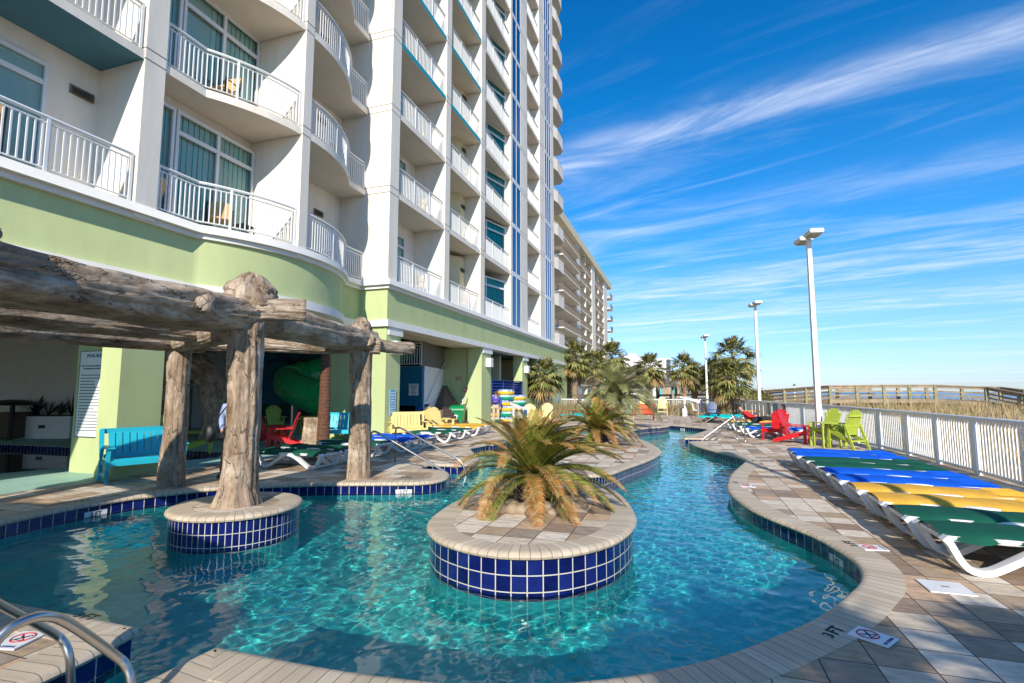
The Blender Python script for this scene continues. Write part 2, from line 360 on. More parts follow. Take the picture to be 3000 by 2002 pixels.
# the indoor pool under the building
INP=[G(-60,1300),G(200,1311),G(500,1319),G(655,1326),G(640,1341),G(500,1353),G(160,1374),G(-60,1394)]
if area(POOLC)<0: POOLC=POOLC[::-1]
def normals(poly):
    n=len(poly);out=[]
    for k in range(n):
        a=Vector(poly[k-1]);b=Vector(poly[(k+1)%n]);d=(b-a)
        if d.length<1e-6: d=Vector((1,0))
        d.normalize();out.append(Vector((d.y,-d.x)))      # outward for a CCW loop
    return out
def ring(name,poly,prof,side,mat,parent=None,scalev=1.0,v0=0,close=True):
    """sweep a profile [(offset,z)] round a loop, uv = (arc length, profile length or z)"""
    mb=MB();nr=normals(poly);n=len(poly);rows=[]
    for k in range(n):
        p=Vector(poly[k]);rows.append([mb.av((p.x+nr[k].x*o*side,p.y+nr[k].y*o*side,z)) for o,z in prof])
    arc=[0]
    for k in range(n): arc.append(arc[-1]+(Vector(poly[(k+1)%n])-Vector(poly[k])).length)
    for k in range(n):
        a,b=rows[k],rows[(k+1)%n]
        for j in range(len(prof)-1):
            va,vb=prof[j][1]-v0,prof[j+1][1]-v0
            q=[a[j],a[j+1],b[j+1],b[j]];uv=[(arc[k],va),(arc[k],vb),(arc[k+1],vb),(arc[k+1],va)]
            if side<0: pass
            mb.fi(q,uv)
    return obj(name,mb,mat,parent,smooth=True)
def coping_prof(T,wd=.30): return [(wd,T-.03),(wd,T+.004),(.03,T+.014),(-.012,T+.008),(-.035,T-.008),(-.044,T-.03),(-.034,T-.052),(.004,T-.06)]
RECV=[]
DECK=[(-27,-10),(5.95,-10),(5.95,17),(5.5,24),(4.25,34.5),(3.4,42.2),(-9.2,40.2),(-27,40.2)]
struct('pool_deck',MB().fill([DECK,POOLC[::-1],INP],0),M['paver'])
# mint coated deck under and in front of the arcade
MINT=[(-27,-10),(-11.0,-10),(-11.02,5.0),(-11.1,8.4),(-10.5,11.3),(-10.3,13.5),(-10.3,24),(-27,24)]
struct('arcade_floor',MB().fill([MINT,INP],.004),M['greendeck'])
o=ring('pool_coping',POOLC,coping_prof(0),1,M['coping']);o['kind']='structure'
o=ring('pool_tile_band',POOLC,[(0,-.055),(0,-.365)],1,M['tile'],v0=-.055);o['kind']='structure';RECV.append(o)
o=ring('pool_wall',POOLC,[(0,-.365),(0,-1.10)],1,M['plaster']);o['kind']='structure';RECV.append(o)
o=struct('pool_floor',MB().box(-10,.8,-1.3,3,31,-1.05),M['plaster']);RECV.append(o)
o=ring('indoor_pool_wall',INP,[(0,.006),(0,-.45)],1,M['tile']);o['kind']='structure'
mb=MB();mb.fill([INP],-.14)
def island(name,poly,T,tile,label):
    t=thing(name,label,'planter island' if 'planter' in name else 'pool island',(0,0,0))
    if area(poly)<0: poly=poly[::-1]
    a=MB();a.fill([poly],T);obj('paved_top',a,M['paver'],t)
    ring('coping',poly,coping_prof(T,.27),-1,M['coping'],t)
    RECV.append(ring('tile_wall',poly,[(0,T-.055),(0,T-.055-.155*math.ceil((T+.2)/.155))],-1,tile,t,v0=T-.055))
    RECV.append(ring('wall_base',poly,[(0,T-.055-.155*math.ceil((T+.2)/.155)),(0,-1.10)],-1,M['plaster'],t))
    return t
island('pool_island',ISL1,.2,M['tileslim'],'small round blue tiled island in the pool with the knotted log post standing on it')
island('planter_island',ISL2,.2,M['tile'],'rounded blue tiled pool island in the foreground with the large sago palm on it')
island('planter_island',MID,.12,M['tileslim'],'long paved island in mid pool with the pindo palm and smaller sago')

# ------------------------------------------------------------------ water (real waves, refracting)
def wave(X,Y,seed,waves):
    rng=np.random.default_rng(seed);Z=np.zeros_like(X)
    for lo,hi,n,s in waves:
        for i in range(n):
            lam=math.exp(rng.uniform(math.log(lo),math.log(hi)));kk=2*pi/lam;th=rng.uniform(0,2*pi)
            Z+=s*lam*np.sin(kk*(cos(th)*X+sin(th)*Y)+rng.uniform(0,6.28))
    return Z
def grid_mesh(name,xs,ys,zf,mask,mat,smooth=True):
    X,Y=np.meshgrid(xs,ys);Z=zf(X,Y);ny,nx=X.shape;keep=mask(X,Y)
    cell=keep[:-1,:-1]|keep[:-1,1:]|keep[1:,1:]|keep[1:,:-1]
    idx=np.arange(nx*ny).reshape(ny,nx)
    f=np.stack([idx[:-1,:-1][cell],idx[:-1,1:][cell],idx[1:,1:][cell],idx[1:,:-1][cell]],1)
    us,inv=np.unique(f,return_inverse=True);v=np.stack([X.ravel(),Y.ravel(),Z.ravel()],1)[us];f=inv.reshape(-1,4)
    me=bpy.data.meshes.new(name);me.vertices.add(len(v));me.vertices.foreach_set('co',v.ravel().astype(np.float32))
    me.loops.add(f.size);me.loops.foreach_set('vertex_index',f.ravel().astype(np.int32))
    me.polygons.add(len(f));me.polygons.foreach_set('loop_start',np.arange(0,f.size,4,dtype=np.int32))
    me.update(calc_edges=True);me.validate()
    if smooth: me.polygons.foreach_set('use_smooth',[True]*len(me.polygons))
    me.materials.append(mat);o=bpy.data.objects.new(name,me);COL.objects.link(o);return o
wm=newmat('pool_water');b=wm.node_tree.nodes['Principled BSDF']
b.inputs['Transmission Weight'].default_value=1;b.inputs['IOR'].default_value=1.33;b.inputs['Roughness'].default_value=0;b.inputs['Base Color'].default_value=(.78,.97,.99,1)
PA=np.array(POOLC)
def inpool(X,Y):
    c=np.zeros(X.shape,bool);x0,y0=PA[-1]
    for x1,y1 in PA:
        if y1!=y0:
            hit=((y0>Y)!=(y1>Y))&(X<(x1-x0)*(Y-y0)/(y1-y0)+x0);c^=hit
        x0,y0=x1,y1
    return c
ys=[1.0]
while ys[-1]<30.2: ys.append(ys[-1]+(.024 if ys[-1]<8 else .024+.0028*(ys[-1]-8)))
WV=[(.075,.16,34,.0012),(.16,.45,24,.00125),(.45,1.4,12,.0008)]
wo=grid_mesh('pool_water',np.arange(-9.3,2.1,.027),np.array(ys),lambda X,Y:-.2+wave(X,Y,5,WV),inpool,wm);wo['kind']='structure'
wo.cycles.is_caustics_caster=True
for o in RECV: o.cycles.is_caustics_receiver=True
dw=Mt('indoor_water',(.004,.035,.04),.04,var=.2,spec=.6);nt2=dw.node_tree
mi=[INP[0],INP[1],INP[2],INP[3],INP[4],INP[5],INP[6],INP[7]]
struct('indoor_water',mb,dw)

# ------------------------------------------------------------------ land, sea
def land(X,Y):
    h=np.interp(X,[-400,-30,-28,5.6,6.3,9,14,24,34,48,62,78,90],[-.1,-.1,-1.8,-1.8,-.12,.12,.28,.42,.45,.2,-1.2,-2.9,-3.6])
    far=np.interp(Y,[-12,-10.5,40.5,42],[1,0,0,1]);flat=np.interp(X,[-30,6,6.4],[-.12,-.12,-.12])
    inn=X<6.2
    h=np.where(inn,far*flat+(1-far)*h,h)
    return h+np.where(X>7,.10*np.sin(X*.7+1.3*np.sin(Y*.23))*np.cos(Y*.31),0)
xs=np.unique(np.concatenate([np.array([-400,-120,-60,-30,-28,-20,-10,0,5.0,5.6,6.0,6.3]),np.arange(7,60,1.5),np.array([62,66,70,74,78,84,90])]))
ysl=np.unique(np.concatenate([np.array([-60,-30,-12,-10.5]),np.arange(-9,60,1.5),np.array([40.5,42,70,90,120,160,240,400,800,1600,4000])]))
o=grid_mesh('dune_ground',xs,ysl,land,lambda X,Y:np.ones(X.shape,bool),M['sand']);o['kind']='structure'
ms=Mt('sea_water',(.012,.075,.16),.22,var=.35,scale=.05,spec=.5,stretch=(1,.15,1));M['sea']=ms
struct('sea',MB().box(60,-300,-5,8000,8000,-2.9),ms)
def blades(mb,x,y,z,h,n,lean,wd,spread):
    for k in range(n):
        a=random.uniform(0,2*pi);bx=x+random.gauss(0,spread);by=y+random.gauss(0,spread);hh=h*random.uniform(.6,1.15)
        t=a;l=lean*random.uniform(.2,1)*hh;dx,dy=cos(t),sin(t);ox,oy=-dy*wd/2,dx*wd/2
        mb.m=random.choice((0,0,1,2)) if len(MG)>1 else 0
        p=[(bx-ox,by-oy,z),(bx+ox,by+oy,z),(bx+dx*l*.35+ox*.8,by+dy*l*.35+oy*.8,z+hh*.6),(bx+dx*l*.35-ox*.8,by+dy*l*.35-oy*.8,z+hh*.6),(bx+dx*l,by+dy*l,z+hh)]
        i=[mb.av(q) for q in p];mb.fi([i[0],i[1],i[2],i[3]]);mb.fi([i[3],i[2],i[4]])
MG=[Mt('dry_grass',(.41,.30,.15),.8,var=.3,scale=8),Mt('pale_dry_grass',(.50,.39,.21),.8,var=.2,scale=8),Mt('brown_dry_grass',(.27,.20,.075),.8,var=.3,scale=8)]
from mathutils.noise import noise as mn_
mb=MB()
rr=random.Random(3)
for k in range(9500):
    # denser towards the fence, thinning out over the dune
    X=6.5+ (rr.random()**1.6)*34;Y=rr.uniform(6,66)
    if X<9 and Y>45: continue
    if mn_(Vector((X*.35,Y*.3,1.0)))<-.22: continue
    z=float(land(np.array([X]),np.array([Y]))[0])
    blades(mb,X,Y,z-.03,rr.uniform(.5,1.0)*(1+.45*mn_(Vector((X*.5,Y*.4,4))))*(1 if X<24 else .8),5,.55,.016+.0006*X,.14)
struct('dune_grass',mb,MG,kind='stuff')

# ------------------------------------------------------------------ the hotel
ZB=[9.0,12.15,15.12,18.05,20.9,23.75,26.5,29.3,32.1,34.9,37.7];TH=.2;TOPZ=40.2;Z0=5.76
XB=-12.35;XBB=-11.72;XBC=-12.0;XR=-11.2;XF=-9.95
H=thing('beach_hotel','tall white hotel tower with railed balconies above a pale green arcade beside the pool','hotel')
ARC=[(-10.12-4.76+4.76*cos(a),11.9+4.76*sin(a)) for a in [-.650+1.30*k/40 for k in range(41)]]
def fpath(d): return [(-11.1+d,-10)]+[(x+d,y) for x,y in ARC]+[(-11.1+d,15.8-d),(XF+d,15.8-d),(XF+d,46+d),(-15,46+d)]
def strip(d,z0,z1,back=.4,taper=0):
    p=fpath(d);q=[(x-back,y+(back if 15.5<y<15.9 else 0)-(back if y>45 else 0)) for x,y in p]
    mb=MB();n=len(p)
    pt=fpath(d-taper)
    lo=[mb.av((x,y,z0)) for x,y in p];hi=[mb.av((x,y,z1)) for x,y in pt]
    lb=[mb.av((x,y,z0)) for x,y in q];hb=[mb.av((x,y,z1)) for x,y in q]
    for k in range(n-1):
        mb.fi([lo[k],lo[k+1],hi[k+1],hi[k]]);mb.fi([hi[k],hi[k+1],hb[k+1],hb[k]]);mb.fi([lb[k],lb[k+1],lo[k+1],lo[k]]);mb.fi([hb[k],hb[k+1],lb[k+1],lb[k]])
    return mb
obj('green_wall_band',strip(0,4.3,5.43),M['green'],H,smooth=True)
obj('lower_trim_band',strip(.10,4.06,4.3,.62),M['trim'],H,smooth=True)
obj('cornice',strip(.10,5.43,5.55,.5),M['trim'],H,smooth=True)
obj('cornice',strip(.22,5.55,5.75,1.3,.05),M['trim'],H,smooth=True)
gro=Mt('groove_shade_line',(.16,.14,.12),.9)
def fin(x0,y0,x1,y1,z0=Z0,name='fin_wall'):
    mb=MB();zs=[z0]+[z for z in ZB]+[TOPZ]
    mb.box(x0,y0,z0-.3,x1,y1,TOPZ)
    mb.m=1
    for z in ZB:
        for zz in (z+.02,z+.27): mb.box(x0+.05,y0-.004,zz,x1+.004,y1+.004,zz+.022)
    return obj(name,mb,[M['stucco'],gro],H)
fin(XB,-2.4,-10.95,-1.9);fin(XB,7.5,-10.95,7.97);fin(XB,11.3,-10.0,11.62);fin(XB,15.8,XF,16.4);fin(XR-.3,20.38,XF,20.88);fin(XR-.3,24.7,XF,25.3)
fin(XR-.3,29.7,XF,29.97);fin(XR-.3,31.82,XF,33.4);fin(XR-.3,36.8,XF,38.3);fin(XR-.3,40.25,XF,41.3)
mb=MB();mb.box(XB-.6,-10,Z0-.3,XB-.0,7.6,TOPZ);mb.box(XB-.6,7.6,Z0-.3,XBB-.1,11.4,TOPZ);mb.box(XB-.6,11.4,Z0-.3,XBC-.1,16.2,TOPZ);mb.box(XR-.8,16.3,Z0-.3,XR-.3,46,TOPZ);mb.box(-15,45.6,Z0-.3,XR-.31,46.02,TOPZ);mb.box(-30,-10,TOPZ,XF,46,TOPZ+.6)
obj('recessed_wall',mb,M['stucco'],H)
def railmesh(path,z0,sp=.115,posts=1.45,h=1.06,r=.013,toph=.036):
    mb=MB()
    pl=[Vector((x,y,0)) for x,y in path]
    up=lambda z:[(p.x,p.y,z0+z) for p in pl]
    mb.tube(up(h),toph,6);mb.tube(up(h-.11),.02,4);mb.tube(up(.09),.02,4)
    seg=[(a,b) for a,b in zip(pl,pl[1:])];tot=sum((b-a).length for a,b in seg);n=max(2,int(tot/sp));npst=max(1,round(tot/posts))
    def at(s):
        for a,b in seg:
            l=(b-a).length
            if s<=l: return a+(b-a)*(s/l if l else 0),(b-a).normalized()
            s-=l
        return seg[-1][1],(seg[-1][1]-seg[-1][0]).normalized()
    for k in range(1,n):
        p,d=at(tot*k/n);mb.bar((p.x,p.y,z0+.09),(p.x,p.y,z0+h-.1),r*2,r*2,up=d)
    for k in range(npst+1):
        p,d=at(min(tot-.03,max(.03,tot*k/npst)));mb.bar((p.x,p.y,z0),(p.x,p.y,z0+h),.055,.055,up=d)
    return mb
def balcony(slabpoly,path,z,edge,soff,rail=True,slabz=None):
    mb=MB();mb.prism(slabpoly,z,z+TH)
    mb.mi=[2 if k==0 else 0 for k in range(len(mb.f))]
    b=obj('balcony',mb,[M['stucco'] if edge is None else edge,M['stucco'],soff],H)
    obj('railing',railmesh(path,z+TH),M['rail'],b)
    return b
def cpy(o,dz):
    c=o.copy();COL.objects.link(c);c.location.z+=dz
    for k in kids(o):
        q=k.copy();COL.objects.link(q);q.parent=c
    return c
def window(x,y0,y1,z0,z1,div,tran=0,face='x',xf=None,curt=(0,1)):
    """glazed opening in a wall: frame bars, pane and the curtain behind; div = mullion positions (0-1)"""
    T=Matrix.Translation((x,y0,z0)) if xf is None else xf
    Wd=y1-y0;Hh=z1-z0;f=.075
    mb=MB();mb.T=T
    def bar(a0,b0,a1,b1,d=.06): mb.box(-.02,a0,b0,d,a1,b1)
    bar(0,0,Wd,f);bar(0,Hh-f,Wd,Hh);bar(0,f,f,Hh-f);bar(Wd-f,f,Wd,Hh-f)
    for t in div: bar(Wd*t-f*.6,f,Wd*t+f*.6,Hh-f,.055)
    if tran: bar(f,tran-f*.7,Wd-f,tran+f*.7,.05)
    o=obj('window',mb,M['frame'],H)
    mb=MB();mb.T=T;mb.face([(.01,f,f),(.01,Wd-f,f),(.01,Wd-f,Hh-f),(.01,f,Hh-f)]);obj('pane',mb,M['glass'],o)
    mb=MB();mb.T=T
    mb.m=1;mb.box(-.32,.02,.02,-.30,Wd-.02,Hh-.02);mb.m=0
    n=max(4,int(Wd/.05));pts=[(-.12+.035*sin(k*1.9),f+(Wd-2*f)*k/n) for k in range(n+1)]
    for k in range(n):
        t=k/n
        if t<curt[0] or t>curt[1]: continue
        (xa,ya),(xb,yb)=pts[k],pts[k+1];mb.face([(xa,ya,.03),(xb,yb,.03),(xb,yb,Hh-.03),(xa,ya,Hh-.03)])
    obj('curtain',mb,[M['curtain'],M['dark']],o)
    return o
def vent(x,y,z):
    mb=MB();mb.box(x,y-.24,z-.1,x+.03,y+.24,z+.1)
    for k in range(3): mb.face([(x+.03,y-.22,z+.08-.06*k),(x+.03,y+.22,z+.08-.06*k),(x+.12,y+.2,z+.01-.06*k),(x+.12,y-.2,z+.01-.06*k)])
    return obj('air_vent',mb,M['vent'],H)
# --- curved stack nearest the pool (sections A, B, C)
KI=min(range(len(ARC)),key=lambda k:abs(ARC[k][1]-11.3));KJ=min(range(len(ARC)),key=lambda k:abs(ARC[k][1]-11.62))
off=.06
pB=[(-11.05,8.0)]+[(x+.05,y) for x,y in ARC[:KI+1]];pC=[(x+.05,y) for x,y in ARC[KJ:]]+[(-11.05,15.78)]
slabs={'A':[(XB-.1,-1.9),(-10.98,-1.9),(-10.98,7.5),(XB-.1,7.5)],
 'B':[(XB-.1,7.97),(-10.98,7.97)]+[(x+.12,y) for x,y in ARC[:KI+1]]+[(XB-.1,ARC[KI][1])],
 'C':[(XB-.1,ARC[KJ][1])]+[(x+.12,y) for x,y in ARC[KJ:]]+[(-10.98,15.79),(XB-.1,15.79)]}
pA=[(-11.05,-1.85),(-11.05,7.46)]
for s,pth in (('A',pA),('B',pB),('C',pC)):
    o=obj('railing',railmesh(pth,Z0),M['rail'],H)     # lowest terrace stands on the cornice
    for k,z in enumerate(ZB[:5]):
        if s=='A' and k>2: continue
        balcony(slabs[s],pth,z,None,M['bluesoffit'] if (s=='A' and k==0) else M['soffit'])
lev=[Z0]+[z+TH for z in ZB]
for k,z in enumerate(lev[:5]):
    if k<3:
        window(XB+.02,2.6,6.5,z+.02,z+2.75,(.36,.68),tran=2.3,curt=(0,1));vent(XB,7.16,z+2.5)
    window(XBB,8.0,8.82,z+.02,z+2.95,(),curt=(.6,1));window(XBB,8.86,11.28,z+.02,z+2.95,(.5,),tran=2.38,curt=(.02,1) if k!=1 else (.35,1))
    window(XBC,11.75,13.35,z+.02,z+2.75,(.5,),curt=(.5,1));vent(XBC-.1,14.6,z+2.3)
# --- straight columns
def rect(y0,y1,x=XR): return [(x-.31,y0),(XF-.02,y0),(XF-.02,y1),(x-.31,y1)]
for (y0,y1,tealfrom,kind) in ((16.41,20.37,2,1),(20.89,24.69,2,2),(25.31,29.69,99,3),(33.41,36.79,99,4)):
    pth=[(XF-.1,y0+.03),(XF-.1,y1-.03)]
    obj('railing',railmesh(pth,Z0),M['rail'],H)
    first=None
    for k,z in enumerate(ZB):
        ed=M['teal'] if (k>=tealfrom) else None
        if first is None or k==tealfrom:
            first=(balcony(rect(y0,y1),pth,z,ed,M['soffit']),z)
        else: cpy(first[0],z-first[1])
    wn=None
    for k,z in enumerate(lev[:11]):
        if kind==1:
            if wn is None: wn=window(XR-.25,16.9,19.4,z+.02,z+2.7,(.45,),tran=2.2,curt=(.3,1));z1=z
            else: cpy(wn,z-z1)
        if kind==2:
            if wn is None:
                mb=MB();mb.prism([(XR-.29,20.9),(XR-.05,20.9),(XR-.05,23.5),(XR+.35,24.05),(XR+.35,24.69),(XR-.29,24.69)],z,z+3.0);wn=obj('cream_bay_wall',mb,M['cream'],H);z1=z
                v=vent(XR+.35,24.35,z+2.35)
            else: cpy(wn,z-z1);cpy(v,z-z1)
        if kind==3:
            if wn is None:
                a=Vector((XR-.1,26.2,z+.02));bb=Vector((XF-.35,29.6,z+.02));d=(bb-a);ang=math.atan2(-d.x,d.y)
                wn=window(0,0,d.length,0,2.75,(.45,),tran=2.25,xf=Matrix.Translation(a)@Matrix.Rotation(ang,4,'Z'),curt=(0,1));z1=z
            else: cpy(wn,z-z1)
        if kind==4:
            if wn is None: wn=vent(XR-.3,36.3,z+2.3);z1=z
            else: cpy(wn,z-z1)
# --- blue curtain-wall strips, one panel per floor
def bluepanel(y0,y1,n,z,h):
    mb=MB();mb.box(XF-.25,y0+.01,z,XF-.005,y1-.01,z+h)
    o=obj('blue_glass_panel',mb,M['blueglass'],H)
    mb=MB()
    for k in range(n+1):
        y=y0+(y1-y0)*k/n;mb.box(XF-.004,max(y0+.01,y-.03),z,XF+.012,min(y1-.01,y+.03),z+h)
    mb.box(XF-.2,y0+.01,z-.30,XF+.01,y1-.01,z-.001);obj('panel_frame',mb,M['frame'],o);return o
for y0,y1,n in ((29.98,31.81,2),(38.31,40.24,3)):
    for k in range(len(lev)-1): bluepanel(y0,y1,n,lev[k]+.12,lev[k+1]-lev[k]-.32)
# --- white wrap-around balconies at the far end
ep=[(XR-.3,41.31),(XF-.02,41.31),(-9.78,42.2),(-9.78,44.3),(-10.2,45.1),(XR-.3,45.1)];e0=None
for k,z in enumerate(ZB):
    if e0 is None:
        mb=MB();mb.prism(ep,z,z+TH);mb.mi=[1 if i==0 else 0 for i in range(len(mb.f))];e0=obj('balcony',mb,[M['stucco'],M['soffit']],H)
        mb=MB();c=ep[1:5]
        for a,b in zip(c,c[1:]): mb.bar((a[0]-.05,a[1],z+.6),(b[0]-.05,b[1],z+.6),.08,.80)
        mb.tube([(x-.05,y,z+1.12) for x,y in c],.03,6)
        for x,y in c: mb.bar((x-.05,y,z+.95),(x-.05,y,z+1.12),.04,.04)
        obj('parapet',mb,M['stucco'],e0)
    else: cpy(e0,z-ZB[0])
mb=MB();c=[(x,y) for x,y in ep[1:5]]
for a,b in zip(c,c[1:]): mb.bar((a[0]-.05,a[1],Z0+.45),(b[0]-.05,b[1],Z0+.45),.08,.9)
mb.tube([(x-.05,y,Z0+1.02) for x,y in c],.03,6);obj('parapet',mb,M['stucco'],H)
# --- arcade: pillars, walls, ceiling
def pillar(poly,z1=4.06,mat='green',cap=None):
    mb=MB();mb.prism(poly,0,z1);o=obj('pillar',mb,M[mat],H)
    if cap:
        m2=MB();m2.box(*cap);obj('pillar_cap',m2,M['trim'],o)
    return o
pillar([(-11.4,7.74),(-11.4,8.34),(-12.72,8.34),(-12.72,7.74)])
pillar([(-10.92,7.44),(-10.92,8.36),(-11.5,8.36),(-11.5,7.44)])
pillar([(-9.97,15.83),(-9.97,16.8),(-12.5,16.8),(-12.5,15.83)],cap=(-10.2,15.9,3.78,-9.9,16.86,4.05))
pillar([(-9.97,25.0),(-9.97,26.4),(-10.75,26.4),(-10.75,25.0)],cap=(-10.2,25.1,3.78,-9.9,26.45,4.05))
pillar([(-9.97,32.2),(-9.97,33.4),(-10.6,33.4),(-10.6,32.2)],cap=(-10.2,32.3,3.78,-9.9,33.45,4.05))
mb=MB();mb.box(-12.6,25.2,0,-10.74,25.6,4.05);obj('arcade_wall',mb,M['green'],H)           # wall with the exit sign
mb=MB();mb.box(-10.35,35.6,0,-9.98,45.98,4.29);mb.box(-15,45.6,0,-10.36,45.97,4.29);obj('arcade_wall',mb,M['green'],H)
mb=MB();mb.box(-10.25,33.41,0,-10.02,35.59,1.28);obj('low_wall',mb,M['green'],H);mb=MB();mb.box(-10.24,26.41,0,-10.04,32.19,.95);obj('low_wall',mb,M['green'],H)
mb=MB();mb.box(-12.9,28.6,0,-12.6,29.9,4.05);obj('arcade_wall',mb,M['green'],H)
mb=MB();mb.box(-12.4,31.2,0,-11.2,31.5,4.05);obj('arcade_wall',mb,M['cream'],H);mb=MB();mb.box(-13.5,35.75,0,-10.4,35.95,4.05);obj('arcade_wall',mb,M['cream'],H)
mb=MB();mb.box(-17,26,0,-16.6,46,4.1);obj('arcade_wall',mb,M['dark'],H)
mb=MB();mb.box(-27,-10,4.07,-11.75,25.3,4.3);mb.box(-14,16,4.07,-10.56,25.2,4.3);obj('arcade_ceiling',mb,M['soffit'],H)
mb=MB();mb.box(-17,25.61,4.07,-10.56,45.6,4.3);obj('arcade_ceiling',mb,M['bluesoffit'],H)
bluewall=Mt('blue_wall',(.0,.13,.24),.7,var=.05);M['bluewall']=bluewall
# stair enclosure with the blue fountain wall and mezzanine
mb=MB();mb.box(-14.5,21.0,1.1,-11.3,21.2,2.9);mb.box(-11.62,21.0,0,-11.3,21.2,1.1);obj('blue_wall',mb,bluewall,H)
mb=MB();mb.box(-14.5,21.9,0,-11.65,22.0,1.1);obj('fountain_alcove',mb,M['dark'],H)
mb=MB();mb.prism([(-14.5,21.201),(-11.28,21.201),(-12.22,25.19),(-14.5,25.19)],2.72,2.92);obj('mezzanine_slab',mb,M['trim'],H)
mb=MB();mb.prism([(-11.3,21.21),(-12.25,25.19),(-12.45,25.19),(-11.55,21.21)],0,2.715);obj('stair_wall',mb,M['trim'],H)
obj('railing',railmesh([(-14.4,21.08),(-11.36,21.08)],2.92,sp=.13),M['rail'],H)
mb=MB();
for k in range(40):
    t=k/39;mb.box(-11.36-.9*t,21.1+4*t,2.92,-11.30-.9*t,21.13+4*t,4.06)
obj('vertical_screen',mb,M['vent'],H)
mb=MB()
for k in range(13):
    y=21.8+.27*k
    if y>25: break
    x0=-11.45-.24*(y-21.2);mb.box(x0,y,0,-10.9-1.2*(y-22.3)/2.8,25.1,.17*(k+1))
obj('staircase',mb,Mt('stair_brown',(.16,.10,.075),.8),H)
mb=MB();mb.tube([(-11.28,21.15,.95),(-11.28,21.15,1.25),(-11.35,21.6,1.3),(-12.1,25.0,3.3)],.028,8);mb.tube([(-11.28,21.15,.95),(-11.34,21.5,.95)],.028,8);obj('handrail',mb,M['rail'],H)
mb=MB();mb.tube([(-10.78,25.0,.95),(-10.78,24.4,.95),(-10.78,24.4,1.3),(-10.78,25.0,1.5)],.028,8);obj('handrail',mb,M['rail'],H)
for x,z in ((-12.9,.8),(-12.0,.55)):
    mb=MB();mb.tube([(x-.3,21.6,z),(x+.25,21.6,z)],.03,8);mb.tube([(x,21.6,z),(x,21.6,z+.18)],.025,8);mb.ball((x,21.6,z+.2),.05);obj('water_tap',mb,M['steel'],H)
# interior back walls of the arcade
def wallseg(a,b,z0,z1,mat,th=.2,name='arcade_wall'):
    a=Vector(a);b=Vector(b);d=(b-a).normalized();n=Vector((-d.y,d.x))*th
    mb=MB();mb.prism([a[:],b[:],(b+n)[:],(a+n)[:]],z0,z1);return obj(name,mb,mat,H)
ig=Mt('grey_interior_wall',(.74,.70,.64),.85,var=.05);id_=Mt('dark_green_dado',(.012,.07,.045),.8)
P0,P1,P2,P3=G(-90,1277),G(215,1282),G(735,1240),G(1012,1234)
wallseg(P0,P1,0,4.1,ig);wallseg(P1,P2,0,4.1,ig)
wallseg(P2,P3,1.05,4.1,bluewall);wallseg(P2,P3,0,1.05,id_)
mb=MB();mb.box(-27,-10,0,-26.6,20,4.1);obj('arcade_wall',mb,ig,H)

